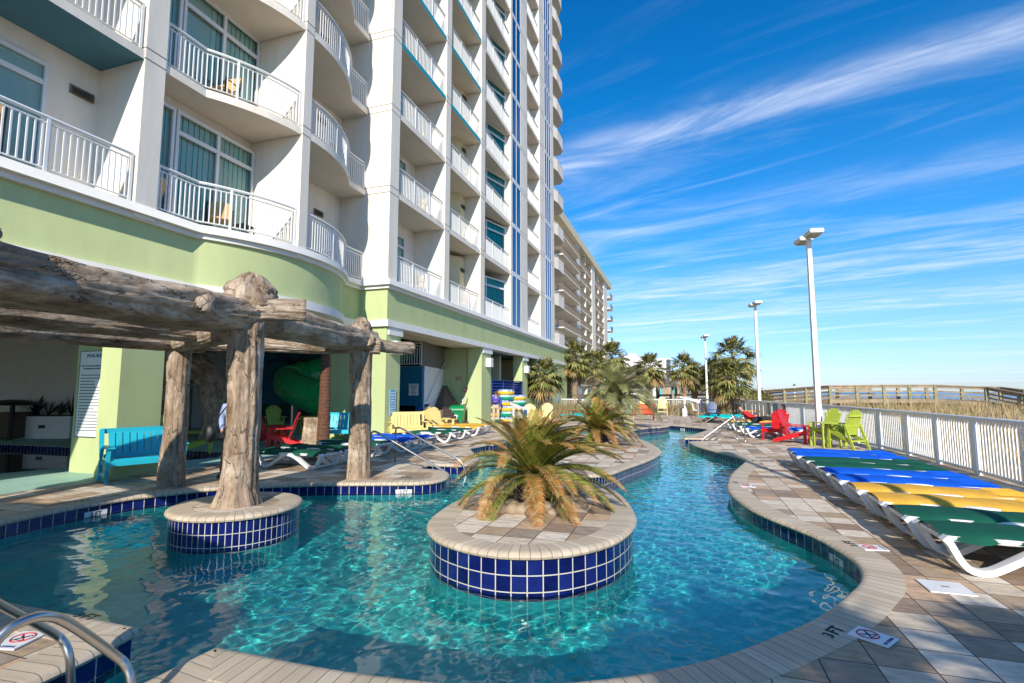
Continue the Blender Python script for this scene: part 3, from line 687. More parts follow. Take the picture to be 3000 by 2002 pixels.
# ------------------------------------------------------------------ log pergola (sculpted concrete logs)
def logmat():
    m=newmat('sculpted_log');nt=m.node_tree;b=nt.nodes['Principled BSDF'];L=nt.links.new
    tc=N(nt,'ShaderNodeTexCoord')
    def no(scale,st,det=6,dist=0):
        mp=N(nt,'ShaderNodeMapping');mp.inputs['Scale'].default_value=st;L(tc.outputs['UV'],mp.inputs[0])
        n=N(nt,'ShaderNodeTexNoise');n.inputs['Scale'].default_value=scale;n.inputs['Detail'].default_value=det;n.inputs['Roughness'].default_value=.65;n.inputs['Distortion'].default_value=dist;L(mp.outputs[0],n.inputs['Vector']);return n.outputs[0]
    grain=no(1,(10,1.5,1),8,1.2);blot=no(1,(2.2,1.3,1),5,.4);fine=no(1,(40,9,1),4)
    rp=N(nt,'ShaderNodeValToRGB');e=rp.color_ramp.elements
    for p_,c_ in ((.26,(.03,.022,.017)),(.40,(.22,.145,.09)),(.52,(.38,.285,.20)),(.70,(.58,.48,.38))):
        q=e[0] if p_==.26 else (e[-1] if p_==.70 else e.new(p_));q.position=p_;q.color=(*c_,1)
    L(math_(nt,'ADD',math_(nt,'MULTIPLY',grain,.7),math_(nt,'MULTIPLY',fine,.3)),rp.inputs[0])
    r2=N(nt,'ShaderNodeValToRGB');e=r2.color_ramp.elements;e[0].position=.42;e[0].color=(.86,.83,.80,1);e[1].position=.62;e[1].color=(1.45,1.52,1.62,1);L(blot,r2.inputs[0])
    mx=N(nt,'ShaderNodeMix',data_type='RGBA',blend_type='MULTIPLY');mx.inputs[0].default_value=1;L(rp.outputs[0],mx.inputs[6]);L(r2.outputs[0],mx.inputs[7]);L(mx.outputs[2],b.inputs['Base Color'])
    b.inputs['Roughness'].default_value=.88
    mpc=N(nt,'ShaderNodeMapping');mpc.inputs['Scale'].default_value=(4.2,1.15,1);L(tc.outputs['UV'],mpc.inputs[0])
    dd=N(nt,'ShaderNodeVectorMath',operation='ADD');L(mpc.outputs[0],dd.inputs[0]);nn=N(nt,'ShaderNodeTexNoise');nn.inputs['Scale'].default_value=2.5;nn.inputs['Detail'].default_value=4;L(mpc.outputs[0],nn.inputs['Vector']);L(nn.outputs['Color'],dd.inputs[1])
    vo=N(nt,'ShaderNodeTexVoronoi',feature='DISTANCE_TO_EDGE');vo.inputs['Scale'].default_value=1.0;L(dd.outputs[0],vo.inputs['Vector'])
    ck=N(nt,'ShaderNodeMapRange');ck.inputs[1].default_value=.0;ck.inputs[2].default_value=.014;ck.inputs[3].default_value=.38;ck.inputs[4].default_value=1;L(vo.outputs['Distance'],ck.inputs[0])
    mc=N(nt,'ShaderNodeMix',data_type='RGBA',blend_type='MULTIPLY');mc.inputs[0].default_value=1;L(mx.outputs[2],mc.inputs[6]);L(ck.outputs[0],mc.inputs[7]);L(mc.outputs[2],b.inputs['Base Color'])
    bp=N(nt,'ShaderNodeBump');bp.inputs['Strength'].default_value=.9;bp.inputs['Distance'].default_value=.05;L(math_(nt,'ADD',math_(nt,'ADD',grain,math_(nt,'MULTIPLY',fine,.4)),math_(nt,'MULTIPLY',ck.outputs[0],.6)),bp.inputs['Height']);L(bp.outputs[0],b.inputs['Normal'])
    return m
M['log']=logmat()
from mathutils import noise as mn
def logmesh(pts,rad,n=60,seed=0,ridge=.16,flat=1.0,steps=None,sq=2.0,wide=1.0):
    """gnarled log along pts (3-D), radius list; sq>2 squares the section; uv = (angle turns, length)"""
    mb=MB();pts=[Vector(p) for p in pts];K=len(pts);M_=steps or max(16,int(sum((b-a).length for a,b in zip(pts,pts[1:]))/.05))
    rings=[];ln=0;prev=None;lens=[]
    for i in range(M_+1):
        t=i/M_*(K-1);k=min(int(t),K-2);f=t-k
        p=pts[k].lerp(pts[k+1],f);r=rad[k]*(1-f)+rad[k+1]*f
        d=(pts[k+1]-pts[k]).normalized();ref=Vector((0,0,1)) if abs(d.z)<.8 else Vector((1,0,0))
        a=d.cross(ref).normalized();b=a.cross(d)
        if prev is not None: ln+=(p-prev).length
        prev=p;lens.append(ln);row=[]
        for j in range(n):
            th=2*pi*j/n;c_,s_=cos(th),sin(th);se=(abs(c_)**sq+abs(s_)**sq)**(-1/sq)
            tw=th+.25*mn.noise(Vector((seed,ln*.8,0)))
            q=Vector((cos(th)*1.6+seed*7,sin(th)*1.6,ln*1.1))
            big=mn.noise(q)*.13+.05*mn.noise(q*2.3)
            g=abs(mn.noise(Vector((cos(tw)*4.2+seed,sin(tw)*4.2,ln*.42+seed))));g2=abs(mn.noise(Vector((cos(tw)*9+seed,sin(tw)*9,ln*.7))))
            rr=r*se*(1+big+ridge*(.55-1.9*g)+ridge*.45*(.4-1.6*g2))
            row.append(mb.av(p+a*c_*rr*wide+b*s_*rr*flat))
        rings.append(row)
    for i in range(M_):
        for j in range(n):
            j2=(j+1)%n
            mb.fi([rings[i][j],rings[i][j2],rings[i+1][j2],rings[i+1][j]],[(j/n,lens[i]),((j+1)/n,lens[i]),((j+1)/n,lens[i+1]),(j/n,lens[i+1])])
    for row,l in ((rings[0][::-1],0),(rings[-1],lens[-1])):
        mb.fi(row,[(.5+.1*cos(2*pi*k/n),l+.1*sin(2*pi*k/n)) for k in range(n)])
    return mb
PG=thing('log_pergola','weathered sculpted log pergola of thick posts and beams over the pool edge','pergola',(0,0,0))
def post(x,y,z0,seed,r=.21,fl=.32): obj('post',logmesh([(x,y,z0),(x,y,z0+.25),(x+.02,y,z0+.8),(x,y+.02,1.7),(x,y,2.75)],[fl,r*1.12,r,r*.98,r*1.05],seed=seed),M['log'],PG,smooth=2)
post(-5.88,5.69,.17,1,.205,.31);post(-6.33,9.12,-.02,2,.205,.25);post(-9.1,7.25,-.02,3,.185,.21);post(-9.7,2.4,-.02,4);post(-5.5,-.6,-.02,5)
def beam(a,b,r,seed,name='beam',flat=1.0,sq=2.0,wide=1.0): obj(name,logmesh([a,Vector(a).lerp(Vector(b),.33)+Vector((0,0,.02)),Vector(a).lerp(Vector(b),.66)-Vector((0,0,.02)),b],[r,r*1.03,r*.97,r],seed=seed,ridge=.09 if sq>2 else .14,flat=flat,sq=sq,wide=wide),M['log'],PG,smooth=2)
beam((-5.95,-1.2,2.84),(-6.22,6.05,2.83),.235,11,flat=.98,sq=5,wide=2.3);beam((-6.05,5.6,2.84),(-6.45,9.3,2.82),.215,12,sq=4.5,wide=1.7)
beam((-9.9,1.6,2.72),(-9.05,7.7,2.72),.2,13);beam((-9.3,7.05,2.7),(-6.0,9.3,2.70),.17,14);beam((-9.5,7.4,2.66),(-5.7,5.6,2.66),.17,15)
beam((-7.9,-.6,2.70),(-7.75,6.75,2.72),.19,20,flat=.75,sq=3,wide=1.5)
beam((-10.2,2.6,2.7),(-5.2,1.4,2.7),.18,16)
beam((-6.6,4.95,2.95),(-5.25,6.15,2.93),.16,17,'stub_log');beam((-6.15,4.9,2.86),(-5.55,4.75,2.86),.13,18,'stub_log')
beam((-6.4,8.9,2.72),(-5.85,10.35,2.74),.13,19,'stub_log')
def knob(c,r,h,seed):
    mb=MB();n,m=48,22;rows=[]
    for i in range(m+1):
        t=i/m;row=[]
        for j in range(n):
            th=2*pi*j/n;q=Vector((cos(th)*1.7+seed,sin(th)*1.7,t*2))
            rr=r*(1-t**1.6)**.6*(1+.35*mn.noise(q)-.38*abs(mn.noise(q*2.6))-.2*abs(mn.noise(Vector((cos(th)*6,sin(th)*6,t*1.2)))))+.03
            row.append(mb.av((c[0]+rr*cos(th),c[1]+rr*sin(th)*1.05,c[2]+h*t+.05*mn.noise(q*1.7))))
        rows.append(row)
    for i in range(m):
        for j in range(n):
            j2=(j+1)%n;mb.fi([rows[i][j],rows[i][j2],rows[i+1][j2],rows[i+1][j]],[(j/n,i/m*.7),((j+1)/n,i/m*.7),((j+1)/n,(i+1)/m*.7),(j/n,(i+1)/m*.7)])
    mb.fi(rows[-1],[(.5,.5)]*n)
    obj('stump_knob',mb,M['log'],PG,smooth=2)
knob((-5.93,5.8,2.85),.42,.62,3.3);knob((-6.34,9.1,2.7),.33,.58,8.1);knob((-5.6,2.3,2.9),.40,.55,5.5)

# ------------------------------------------------------------------ fences and lamp posts
def fence(name,label,pts,h,sp,posts,grp=None,solid=False):
    t=thing(name,label,'fence',(0,0,0));P=[Vector((x,y,0)) for x,y in pts]
    mb=MB();mb.tube([(p.x,p.y,h) for p in P],.05,8);obj('top_rail',mb,M['rail'],t,smooth=True)
    m2=MB();m3=MB();m3.tube([(p.x,p.y,.09) for p in P],.025,4)
    np_=0
    for a,b in zip(P,P[1:]):
        l=(b-a).length;d=(b-a)/l;n=int(l/sp)
        for k in range(n):
            q=a+d*(k+.5)*l/n;m2.bar((q.x,q.y,.05),(q.x,q.y,h-.03),.022,.022,up=d)
        m=max(1,round(l/posts))
        for k in range(m):
            q=a+d*k*l/m;mp=MB();mp.bar((q.x,q.y,-.3),(q.x,q.y,h-.02),.10,.10,up=d);obj('post',mp,M['rail'],t);np_+=1
    obj('pickets',m2,M['rail'],t);obj('bottom_rail',m3,M['rail'],t)
    return t
fence('railing_fence','long white metal picket fence along the dune side of the deck behind the loungers',[(5.85,3),(5.85,17),(5.35,24),(4.85,28.2)],1.17,.115,1.75)
fence('railing_fence','white picket fence closing the far end of the deck below the palms',[(3.5,41.7),(-3.8,40.6),(-9.3,39.7)],1.12,.13,2.2)
t=thing('panel_fence','white board fence with narrow gaps running on from the picket fence to the far palms','fence')
mb=MB();P=[Vector((4.84,28.25,0)),Vector((4.2,34.5,0)),Vector((3.5,41.6,0))]
for a,b in zip(P,P[1:]):
    n=int((b-a).length/.86)
    for k in range(n):
        p=a.lerp(b,k/n+.012);q=a.lerp(b,(k+1)/n-.012);mb.bar((p.x,p.y,.58),(q.x,q.y,.58),.03,1.06)
obj('boards',mb,M['rail'],t);mb=MB();mb.tube([(p.x,p.y,1.15) for p in P],.06,8);obj('top_rail',mb,M['frame'],t)
def lamppost(loc,h,label,rz=0):
    t=thing('lamp_post',label,'lamp post',(loc[0],loc[1],0),rz,'white twin head lamp posts along the deck')
    mb=MB();mb.sweep([(0,0,0),(0,0,h)],lambda k:[(-w_,-w_) for w_ in ()] or [(x*(.085-.02*k),y*(.085-.02*k)) for x,y in ((-1,-1),(1,-1),(1,1),(-1,1))]);obj('pole',mb,M['rail'],t)
    mb=MB();mb.box(-.17,-.17,0,.17,.17,.04);obj('base_plate',mb,M['rail'],t)
    for s in (1,-1):
        mb=MB();y0,y1=.12*s,.78*s
        prof=[(.20,0),(.24,.06),(.22,.15),(.12,.19)]
        mb.prism([(-.23,min(y0,y1)),(.23,min(y0,y1)),(.23,max(y0,y1)),(-.23,max(y0,y1))],h+.0,h+.17)
        o=obj('lamp_head',mb,M['rail'],t,bevel=.06)
        mb=MB();mb.box(-.17,min(y0,y1)+.1*1,h-.03,.17,max(y0,y1)-.08,h+.001);obj('lens',mb,Mt('lamp_lens',(.35,.30,.2),.3) if 'lens' not in M else M['lens'],o)
        mb=MB();mb.bar((0,0,h+.06),(0,.13*s,h+.06),.07,.07);obj('bracket',mb,M['rail'],t)
    return t
M['lens']=Mt('lamp_lens',(.35,.30,.2),.3)
lamppost((4.34,19.87),7.05,'tallest white twin head lamp post nearest the camera beside the lime chairs',.15)
lamppost((4.45,34.75),7.1,'white twin head lamp post standing behind the person in red',.15)
lamppost((1.95,46.5),6.35,'thin far white lamp post standing left of the biggest palm',.15)
lamppost((4.4,2.3),7.05,'white lamp post beside the fence at the near end of the deck',.15)

# ------------------------------------------------------------------ sun loungers
def lounger(col,frame,label,group):
    t=thing('sun_lounger',label,'sun lounger',(0,0,0),0,group);ln,wd=2.05,.70
    # sling: hourglass outline with hand-hold notches, gently sagging, drooping at the rims
    def half(x):
        v=.345
        for c,a,w_ in ((.52,.05,.13),(1.02,.105,.17)): v-=a*math.exp(-((x-c)/w_)**2)
        if x<.30: v-=.07*(1-x/.30)**1.6
        if x>1.9: v-=.05*((x-1.9)/.15)**2
        return v
    mb=MB();nx,ny=40,8;rows=[]
    for i in range(nx+1):
        x=.0+ln*i/nx;hv=half(x);row=[mb.av((x,-hv-.016,.33-.04*max(0,min(1,(hv-.29)/.05))))]
        for j in range(ny+1):
            q=j/ny*2-1;row.append(mb.av((x,q*hv,.372-.004+.012*sin(x*2.4)+.022*(1-q*q)-.03*q**6)))
        row.append(mb.av((x,hv+.016,.33-.04*max(0,min(1,(hv-.29)/.05)))));rows.append(row)
    for i in range(nx):
        for j in range(ny+2): mb.fi([rows[i][j],rows[i+1][j],rows[i+1][j+1],rows[i][j+1]])
    sl=obj('sling',mb,FB[col],t,smooth=2)
    mb=MB()
    for k in range(9):
        y=-.27+.0675*k;mb.bar((1.62,y,.376),(1.98,y,.384),.012,.012)
    obj('back_ribs',mb,FB[col],sl)
    mb=MB();mb.tube([(.05,-.295,.325),(1.0,-.30,.32),(2.0,-.295,.325),(2.03,-.2,.325),(2.03,.2,.325),(2.0,.295,.325),(1.0,.30,.32),(.05,.295,.325),(.02,.2,.325),(.02,-.2,.325)],.027,6,closed=True)
    for x in (.52,1.02):
        for s in (-1,1): mb.bar((x-.15,s*.285,.335),(x+.15,s*.285,.335),.07,.03)
    obj('frame',mb,frame,t,smooth=True)
    def leg(path,s):
        def sec(k):
            w_=.030;h_=.042+.012*abs(k-len(path)/2)/len(path)
            return [(-w_,-h_),(w_,-h_),(w_*1.1,0),(w_,h_),(-w_,h_),(-w_*1.1,0)]
        pts=[(x,s*.325,z) for x,z in catmull(path,.05,closed=False)]
        m=MB();m.sweep(pts,sec,up=(0,1,0));return m
    A=[(.0,.34),(.05,.28),(.10,.17),(.17,.07),(.26,.035),(.36,.05),(.50,.13),(.68,.24),(.84,.31),(.95,.315)]
    B=[(.95,.315),(1.06,.30),(1.2,.21),(1.36,.10),(1.48,.04),(1.58,.035),(1.67,.08),(1.75,.18),(1.83,.28),(1.92,.325)]
    for s in (-1,1):
        obj('leg',leg(A,s),frame,t,smooth=True);obj('leg',leg(B,s),frame,t,smooth=True)
    for x_ in (.2,1.55):
        mb=MB();mb.bar((x_,-.3,.06),(x_,.3,.06),.05,.03);obj('cross_bar',mb,frame,t)
    return reg(t)
GR='sun loungers in a row along the fence';GL='sun loungers in a row by the arcade';GT='teal loungers at the far end of the deck'
tanf=Mt('taupe_frame',(.22,.17,.13),.5)
PRO={c:None for c in ('green','yellow','blue')}
def putl(col,x,y,rz,label,grp,frame=None):
    if PRO.get(col) is None:
        PRO[col]=lounger(col,frame or M['whiteplastic'],label,grp);o=PRO[col];o.location=(x,y,0);o.rotation_euler[2]=rz;return o
    return dup(PRO[col],(x,y,0),rz,label,grp)
ordr=['nearest the camera','second from the camera','third from the camera','fourth from the camera','fifth from the camera','sixth from the camera','seventh from the camera','eighth from the camera','ninth from the camera','farthest']
names=['green sling lounger nearest the camera in the fence row','second green sling lounger, between the nearest green and the yellow ones','yellow lounger next to the near green loungers in the fence row','yellow lounger next to the blue loungers in the fence row',
 'blue lounger next to the yellow loungers in the fence row','blue lounger next to the far green pair in the fence row','green lounger of the far pair, on the side nearer the camera','green lounger of the far pair, beside the farthest blue loungers',
 'blue lounger beside the far green pair at the back of the fence row','farthest blue lounger of the fence row, in front of the lime chairs']
for k,c in enumerate(['green','green','yellow','yellow','blue','blue','green','green','blue','blue']):
    putl(c,2.34+random.uniform(-.03,.03),6.53+.815*k,random.uniform(-.035,.01),names[k],GR)
for c,x,y,l in (('blue',2.25,21.9,'blue lounger beyond the red chairs with white legs toward the camera'),('green',2.15,23.2,'green lounger directly behind the far blue lounger'),
   ('green',2.0,24.9,'green lounger carrying the reclining person in red'),('yellow',1.9,26.6,'yellow lounger half hidden behind the reclining person in red')):
    putl(c,x,y,0,l,GR)
for c,x,y,l in (('green',-7.65,10.0,'dark green lounger nearest the camera by the arcade, left of the log post'),('green',-7.7,11.0,'dark green lounger second in the arcade row, mostly behind the log post'),
  ('green',-7.7,12.35,'green lounger beside the arcade blue pair, behind the pool handrail'),('blue',-7.45,13.55,'blue arcade lounger of the pair, nearer the log post'),('blue',-7.4,14.5,'blue arcade lounger of the pair, nearer the yellow bench'),
  ('green',-7.5,16.45,'green arcade lounger between the blue pair and the other green one'),('green',-7.5,17.7,'green arcade lounger beside the yellow pair'),('yellow',-7.6,19.2,'yellow arcade lounger of the pair, nearer the green loungers'),('yellow',-7.7,20.2,'yellow arcade lounger of the pair, nearer the recycling bin')):
    putl(c,x,y,pi+random.uniform(-.05,.05),l,GL)
for k,(x,y,rz) in enumerate(((-6.9,29.8,.35),(-6.6,31.0,.35),(-6.3,32.2,.35),(-5.9,33.4,.35),(-5.4,34.6,.35))):
    putl('teal',x,y,rz,['teal lounger nearest the yellow armchairs by the far grass','second teal lounger from the yellow armchairs','middle teal lounger of the five by the far grass','fourth teal lounger from the yellow armchairs','teal lounger of the five standing nearest the red bench'][k],GT,tanf)
for k,(x,y) in enumerate(((.75,30.9),(1.0,31.9),(1.2,32.9))):
    putl('teal',x,y,.0,['nearest of the three teal loungers right of the far pool steps','middle of the three teal loungers right of the far pool steps','rearmost of the three teal loungers right of the far pool steps'][k],GT,tanf)
for k,(x,y) in enumerate(((-5.9,30.15),(-5.6,31.35),(-5.3,32.55),(-4.9,33.8),(-4.4,35.0),(1.6,30.9))):
    t=thing('lounger_side_box',['black side box on the teal lounger nearest the yellow armchairs','black side box on the second teal lounger','black side box on the middle teal lounger','black side box on the fourth teal lounger','black side box on the teal lounger nearest the red bench','black side box on the teal lounger right of the far pool steps'][k],'box',(x,y,.385),.3,'black boxes on the teal loungers')
    mb=MB();mb.box(-.3,-.12,0,-.24,.12,.14);mb.box(.24,-.12,0,.3,.12,.14);obj('side_panel',mb,M['black'],t)
    mb=MB();mb.box(-.32,-.14,.14,.32,.14,.175);obj('lid',mb,M['black'],t)

# ------------------------------------------------------------------ deck chairs, benches (front faces -Y in local space)
def adirondack(col,label,group=None,tall=False,cat='chair',scale=1):
    t=thing('adirondack_chair' if not tall else 'tall_adirondack_chair',label,cat,(0,0,0),0,group);m=PC[col]
    D=.24 if tall else 0
    mb=MB()
    for k in range(6):
        y=-.36+.105*k;z=.40-.028*k+D;mb.box(-.27,y,z-.012,.27,y+.092,z+.012)
    obj('seat',mb,m,t)
    mb=MB();n=7
    for k in range(n):
        u=(k-(n-1)/2)/((n-1)/2);h=1.03-.16*abs(u)**2.2;p=Vector((u*.20,.20,.25+D));q=Vector((u*.285,.20+.36*(h-.25),h+D+.06))
        mb.bar(p,q,.074,.022,up=(0,1,.3))
        mb.T=None
    obj('backrest',mb,m,t)
    mb=MB();mb.bar((-.30,.30,.56+D),(.30,.30,.56+D),.03,.07);mb.bar((-.25,.45,.88+D),(.25,.45,.88+D),.025,.06);obj('back_brace',mb,m,t)
    for s in (-1,1):
        mb=MB();mb.prism([(s*.29,-.46),(s*.43,-.48),(s*.44,-.3),(s*.39,.36),(s*.31,.36)][::s],.575+D,.60+D);obj('armrest',mb,m,t)
        mb=MB();mb.bar((s*.315,-.36,0),(s*.315,-.36,.575+D),.10,.034,up=(1,0,0));obj('leg',mb,m,t)
        mb=MB();mb.bar((s*.275,-.38,.37+D),(s*.275,.62 if not tall else .50,.06 if not tall else .03+D),.03,.13)
        if tall: mb.bar((s*.31,.30,.58+D),(s*.31,.62,.0),.034,.09)
        obj('leg',mb,m,t)
    mb=MB();mb.bar((-.3,-.375,.33+D),(.3,-.375,.33+D),.025,.10)
    obj('front_apron',mb,m,t)
    if tall:
        mb=MB();mb.bar((-.3,-.38,.28),(.3,-.38,.28),.06,.05);obj('footrest',mb,m,t);mb=MB();mb.bar((-.28,.5,.3),(.28,.5,.3),.04,.05);obj('rear_rail',mb,m,t)
    return reg(t)
AP={}
def chair(col,x,y,rz,label,group=None,tall=False,z=0,scale=None):
    key=(col,tall)
    if key not in AP:
        o=AP[key]=adirondack(col,label,group,tall);o.location=(x,y,z);o.rotation_euler[2]=rz
        if scale:o.scale=(scale,)*3
        return o
    return dup(AP[key],(x,y,z),rz,label,group,scale)
chair('red',3.2,21.0,-.55,'red slatted armchair nearer the pool, backed by the white fence','red armchairs by the fence')
chair('red',3.62,19.9,1.15,'red slatted armchair turned away beside the lime high chairs','red armchairs by the fence')
chair('lime',4.35,19.1,-.9,'lime high chair facing the pool by the near lamp post','lime high chairs joined by a table',True,scale=.9)
chair('lime',4.7,18.35,-2.6,'lime high chair turned with its back to the picket fence','lime high chairs joined by a table',True,scale=.9)
t=thing('joining_table','lime slatted table top between the two lime high chairs','table',(4.25,18.55,0),.3)
mb=MB()
for k in range(4): mb.box(-.32,-.3+.15*k,.76,.32,-.16+.15*k,.785)
obj('tabletop',mb,PC['lime'],t)
for sx in (-1,1):
    mb=MB();mb.bar((sx*.26,-.24,0),(sx*.26,-.24,.757),.07,.04);obj('leg',mb,PC['lime'],t)
    mb=MB();mb.bar((sx*.26,.24,0),(sx*.26,.24,.757),.07,.04);obj('leg',mb,PC['lime'],t)
chair('red',-12.1,13.35,-1.0,'red slatted armchair on the arcade floor left of the green slide','red armchairs under the arcade')
chair('red',-13.1,13.9,2.0,'red slatted armchair mostly hidden behind the knotted log post','red armchairs under the arcade')
chair('lime',-13.9,10.6,1.0,'lime slatted armchair behind the person with the black bag','lime armchairs under the arcade')
chair('lime',-13.3,11.3,2.4,'lime slatted armchair facing away beside the other low lime chair','lime armchairs under the arcade')
chair('lime',-14.2,17.2,-.6,'lime high chair under the green slide beside the tree stump','lime high chairs under the arcade',True)
chair('lime',-15.3,16.4,.9,'lime high chair behind the red armchair under the slide','lime high chairs under the arcade',True)
chair('yellow',-7.6,25.9,.35,'yellow slatted armchair nearer the white pool lift','yellow armchairs by the far grass')
chair('yellow',-7.35,28.3,.1,'yellow slatted armchair next to the teal loungers','yellow armchairs by the far grass')
chair('yellow',-9.6,19.6,1.25,'yellow slatted armchair in front of the blue fountain wall','yellow armchairs by the fountain wall')
chair('yellow',-10.2,20.2,1.25,'yellow slatted armchair closest to the blue fountain wall','yellow armchairs by the fountain wall')
chair('yellow',-1.45,39.4,.05,'yellow high chair directly in front of the far fence, right of the red bench','yellow high chairs by the far fence',True)
chair('yellow',-2.75,39.3,.05,'yellow high chair behind the red bench at the far fence','yellow high chairs by the far fence',True)
chair('orange',4.0,33.9,-1.4,'orange slatted armchair behind the head of the reclining person')
chair('blue',1.75,35.3,.0,'dark blue armchair left of the big palm trunk',None)
chair('blue',-10.9,20.9,1.25,'dark blue armchair between the yellow chairs and the fountain wall',None)
def bench(col,label,group=None):
    t=thing('slatted_bench',label,'bench',(0,0,0),0,group);m=PC[col];wd=.64
    mb=MB()
    for k in range(4): mb.box(-wd+.04,-.26+.135*k,.42-.01*k,wd-.04,-.26+.135*k+.125,.445-.01*k)
    obj('seat',mb,m,t)
    mb=MB();n=9
    for k in range(n):
        x=-wd+.16+(2*wd-.32)*k/(n-1);mb.bar((x,.25,.44),(x,.36,.93),.10,.022,up=(0,1,.2))
    mb.bar((-wd+.03,.365,.96),(wd-.03,.365,.96),.032,.10);mb.bar((-wd+.03,.25,.47),(wd-.03,.25,.47),.032,.08)
    obj('backrest',mb,m,t)
    mb=MB();mb.bar((-wd+.03,-.27,.37),(wd-.03,-.27,.37),.035,.10);obj('front_apron',mb,m,t)
    for s in (-1,1):
        mb=MB();mb.prism([(s*(wd-.09),-.36),(s*(wd+.05),-.36),(s*(wd+.05),-.1),(s*(wd),.30),(s*(wd-.07),.30)][::s],.655,.685);obj('armrest',mb,m,t)
        mb=MB();mb.sweep([(s*wd,-.26,0),(s*wd,-.235,.3),(s*wd,-.27,.655)],[(-.03,-.05),(.03,-.05),(.03,.05),(-.03,.05)]);obj('leg',mb,m,t)
        mb=MB();mb.sweep([(s*wd,.36,0),(s*wd,.27,.36),(s*wd,.29,.6),(s*wd,.38,1.0)],[(-.03,-.06),(.03,-.06),(.03,.06),(-.03,.06)]);obj('leg',mb,m,t)
        mb=MB();mb.bar((s*wd,-.26,.37),(s*wd,.28,.38),.04,.09);mb.bar((s*wd,-.25,.14),(s*wd,.33,.14),.035,.06);obj('side_rail',mb,m,t)
    return reg(t)
b=bench('turq','turquoise slatted bench standing against the green pillar with the rules sign','turquoise benches');b.location=(-10.42,7.68,0);b.rotation_euler[2]=1.18
dup(b,(-11.15,15.1,0),.35,'turquoise slatted bench behind the rear log post and the loungers','turquoise benches')
b=bench('yellow','yellow slatted bench behind the blue loungers, below the light blue sign');b.location=(-9.35,16.35,0);b.rotation_euler[2]=.75
b=bench('coral','coral red slatted bench seen from behind on the far deck');b.location=(-2.3,32.1,0);b.rotation_euler[2]=pi+.22

# ------------------------------------------------------------------ stainless handrails
def handrail(label,path,r=.024,posts=(),group=None):
    t=thing('handrail',label,'handrail',(0,0,0),0,group)
    P=[Vector(p) for p in path];out=[]
    n=len(P)
    for k in range(n):
        if 0<k<n-1:
            a=P[k].lerp(P[k-1],min(.5,.17/(P[k]-P[k-1]).length));b=P[k].lerp(P[k+1],min(.5,.17/(P[k+1]-P[k]).length))
            for j in range(7):
                u=j/6;out.append(a*(1-u)**2+P[k]*2*u*(1-u)+b*u*u)
        else: out.append(P[k])
    mb=MB();mb.tube(out,r,10);obj('tube',mb,M['steel'],t,smooth=True)
    for p in (P[0],):
        mb=MB();mb.lathe([(.055,.012),(.05,.03),(.026,.034)],(p.x,p.y,max(p.z,0)),14);obj('floor_flange',mb,M['steel'],t,smooth=True)
    return t
gl='pool handrails'
handrail('steel handrail at the left pool steps, nearer the rear log post',[(-6.6,9.95,0),(-6.6,9.95,.92),(-4.95,10.6,-.1),(-4.8,10.66,-.6)],group=gl)
handrail('steel handrail at the left pool steps, farther from the rear log post',[(-6.72,11.18,0),(-6.72,11.18,.92),(-4.95,11.22,.12),(-4.7,11.22,-.7)],group=gl)
handrail('steel handrail at the far right pool steps, left of the pair',[(1.85,20.75,0),(1.85,20.75,.9),(.62,20.35,-.02),(.5,20.3,-.6)],group=gl)
handrail('steel handrail at the far right pool steps, right of the pair',[(2.02,19.75,0),(2.02,19.75,.9),(.78,19.95,-.02),(.6,19.95,-.6)],group=gl)
def rail3(label,P):
    t=thing('handrail',label,'handrail',(0,0,0),0,gl);P=[W(*p) for p in P];out=[]
    for k in range(len(P)-1):
        p0=P[max(k-1,0)];p1=P[k];p2=P[k+1];p3=P[min(k+2,len(P)-1)]
        for j in range(8):
            u=j/8;out.append(.5*((2*p1)+(p2-p0)*u+(2*p0-5*p1+4*p2-p3)*u*u+(3*p1-p0-3*p2+p3)*u**3))
    out.append(P[-1]);mb=MB();mb.tube(out,.024,14);obj('tube',mb,M['steel'],t,smooth=True)
rail3('arched steel handrail in the near left corner, in front of the straight one',[(-130,2300,2.3),(-95,2080,2.32),(-60,1950,2.34),(0,1866,2.4),(60,1823,2.46),(130,1806,2.55),(200,1826,2.68),(330,1916,2.95),(368,1950,3.0),(384,2002,3.0),(388,2120,3.0)])
rail3('sloping steel handrail in the near left corner, behind the arched one',[(-300,1700,2.5),(-200,1666,2.6),(0,1772,3.0),(150,1853,3.3),(186,1882,3.35),(203,1925,3.35),(207,2002,3.35),(208,2140,3.35)])
handrail('dark handrail by the far blue pool lift',[(.45,36.6,0),(.1,36.4,.95),(-.9,35.8,0)],group=gl)
handrail('dark handrail behind the teal loungers on the far deck',[(1.6,36.6,0),(1.4,36.5,.98),(.4,35.6,0)],group=gl)

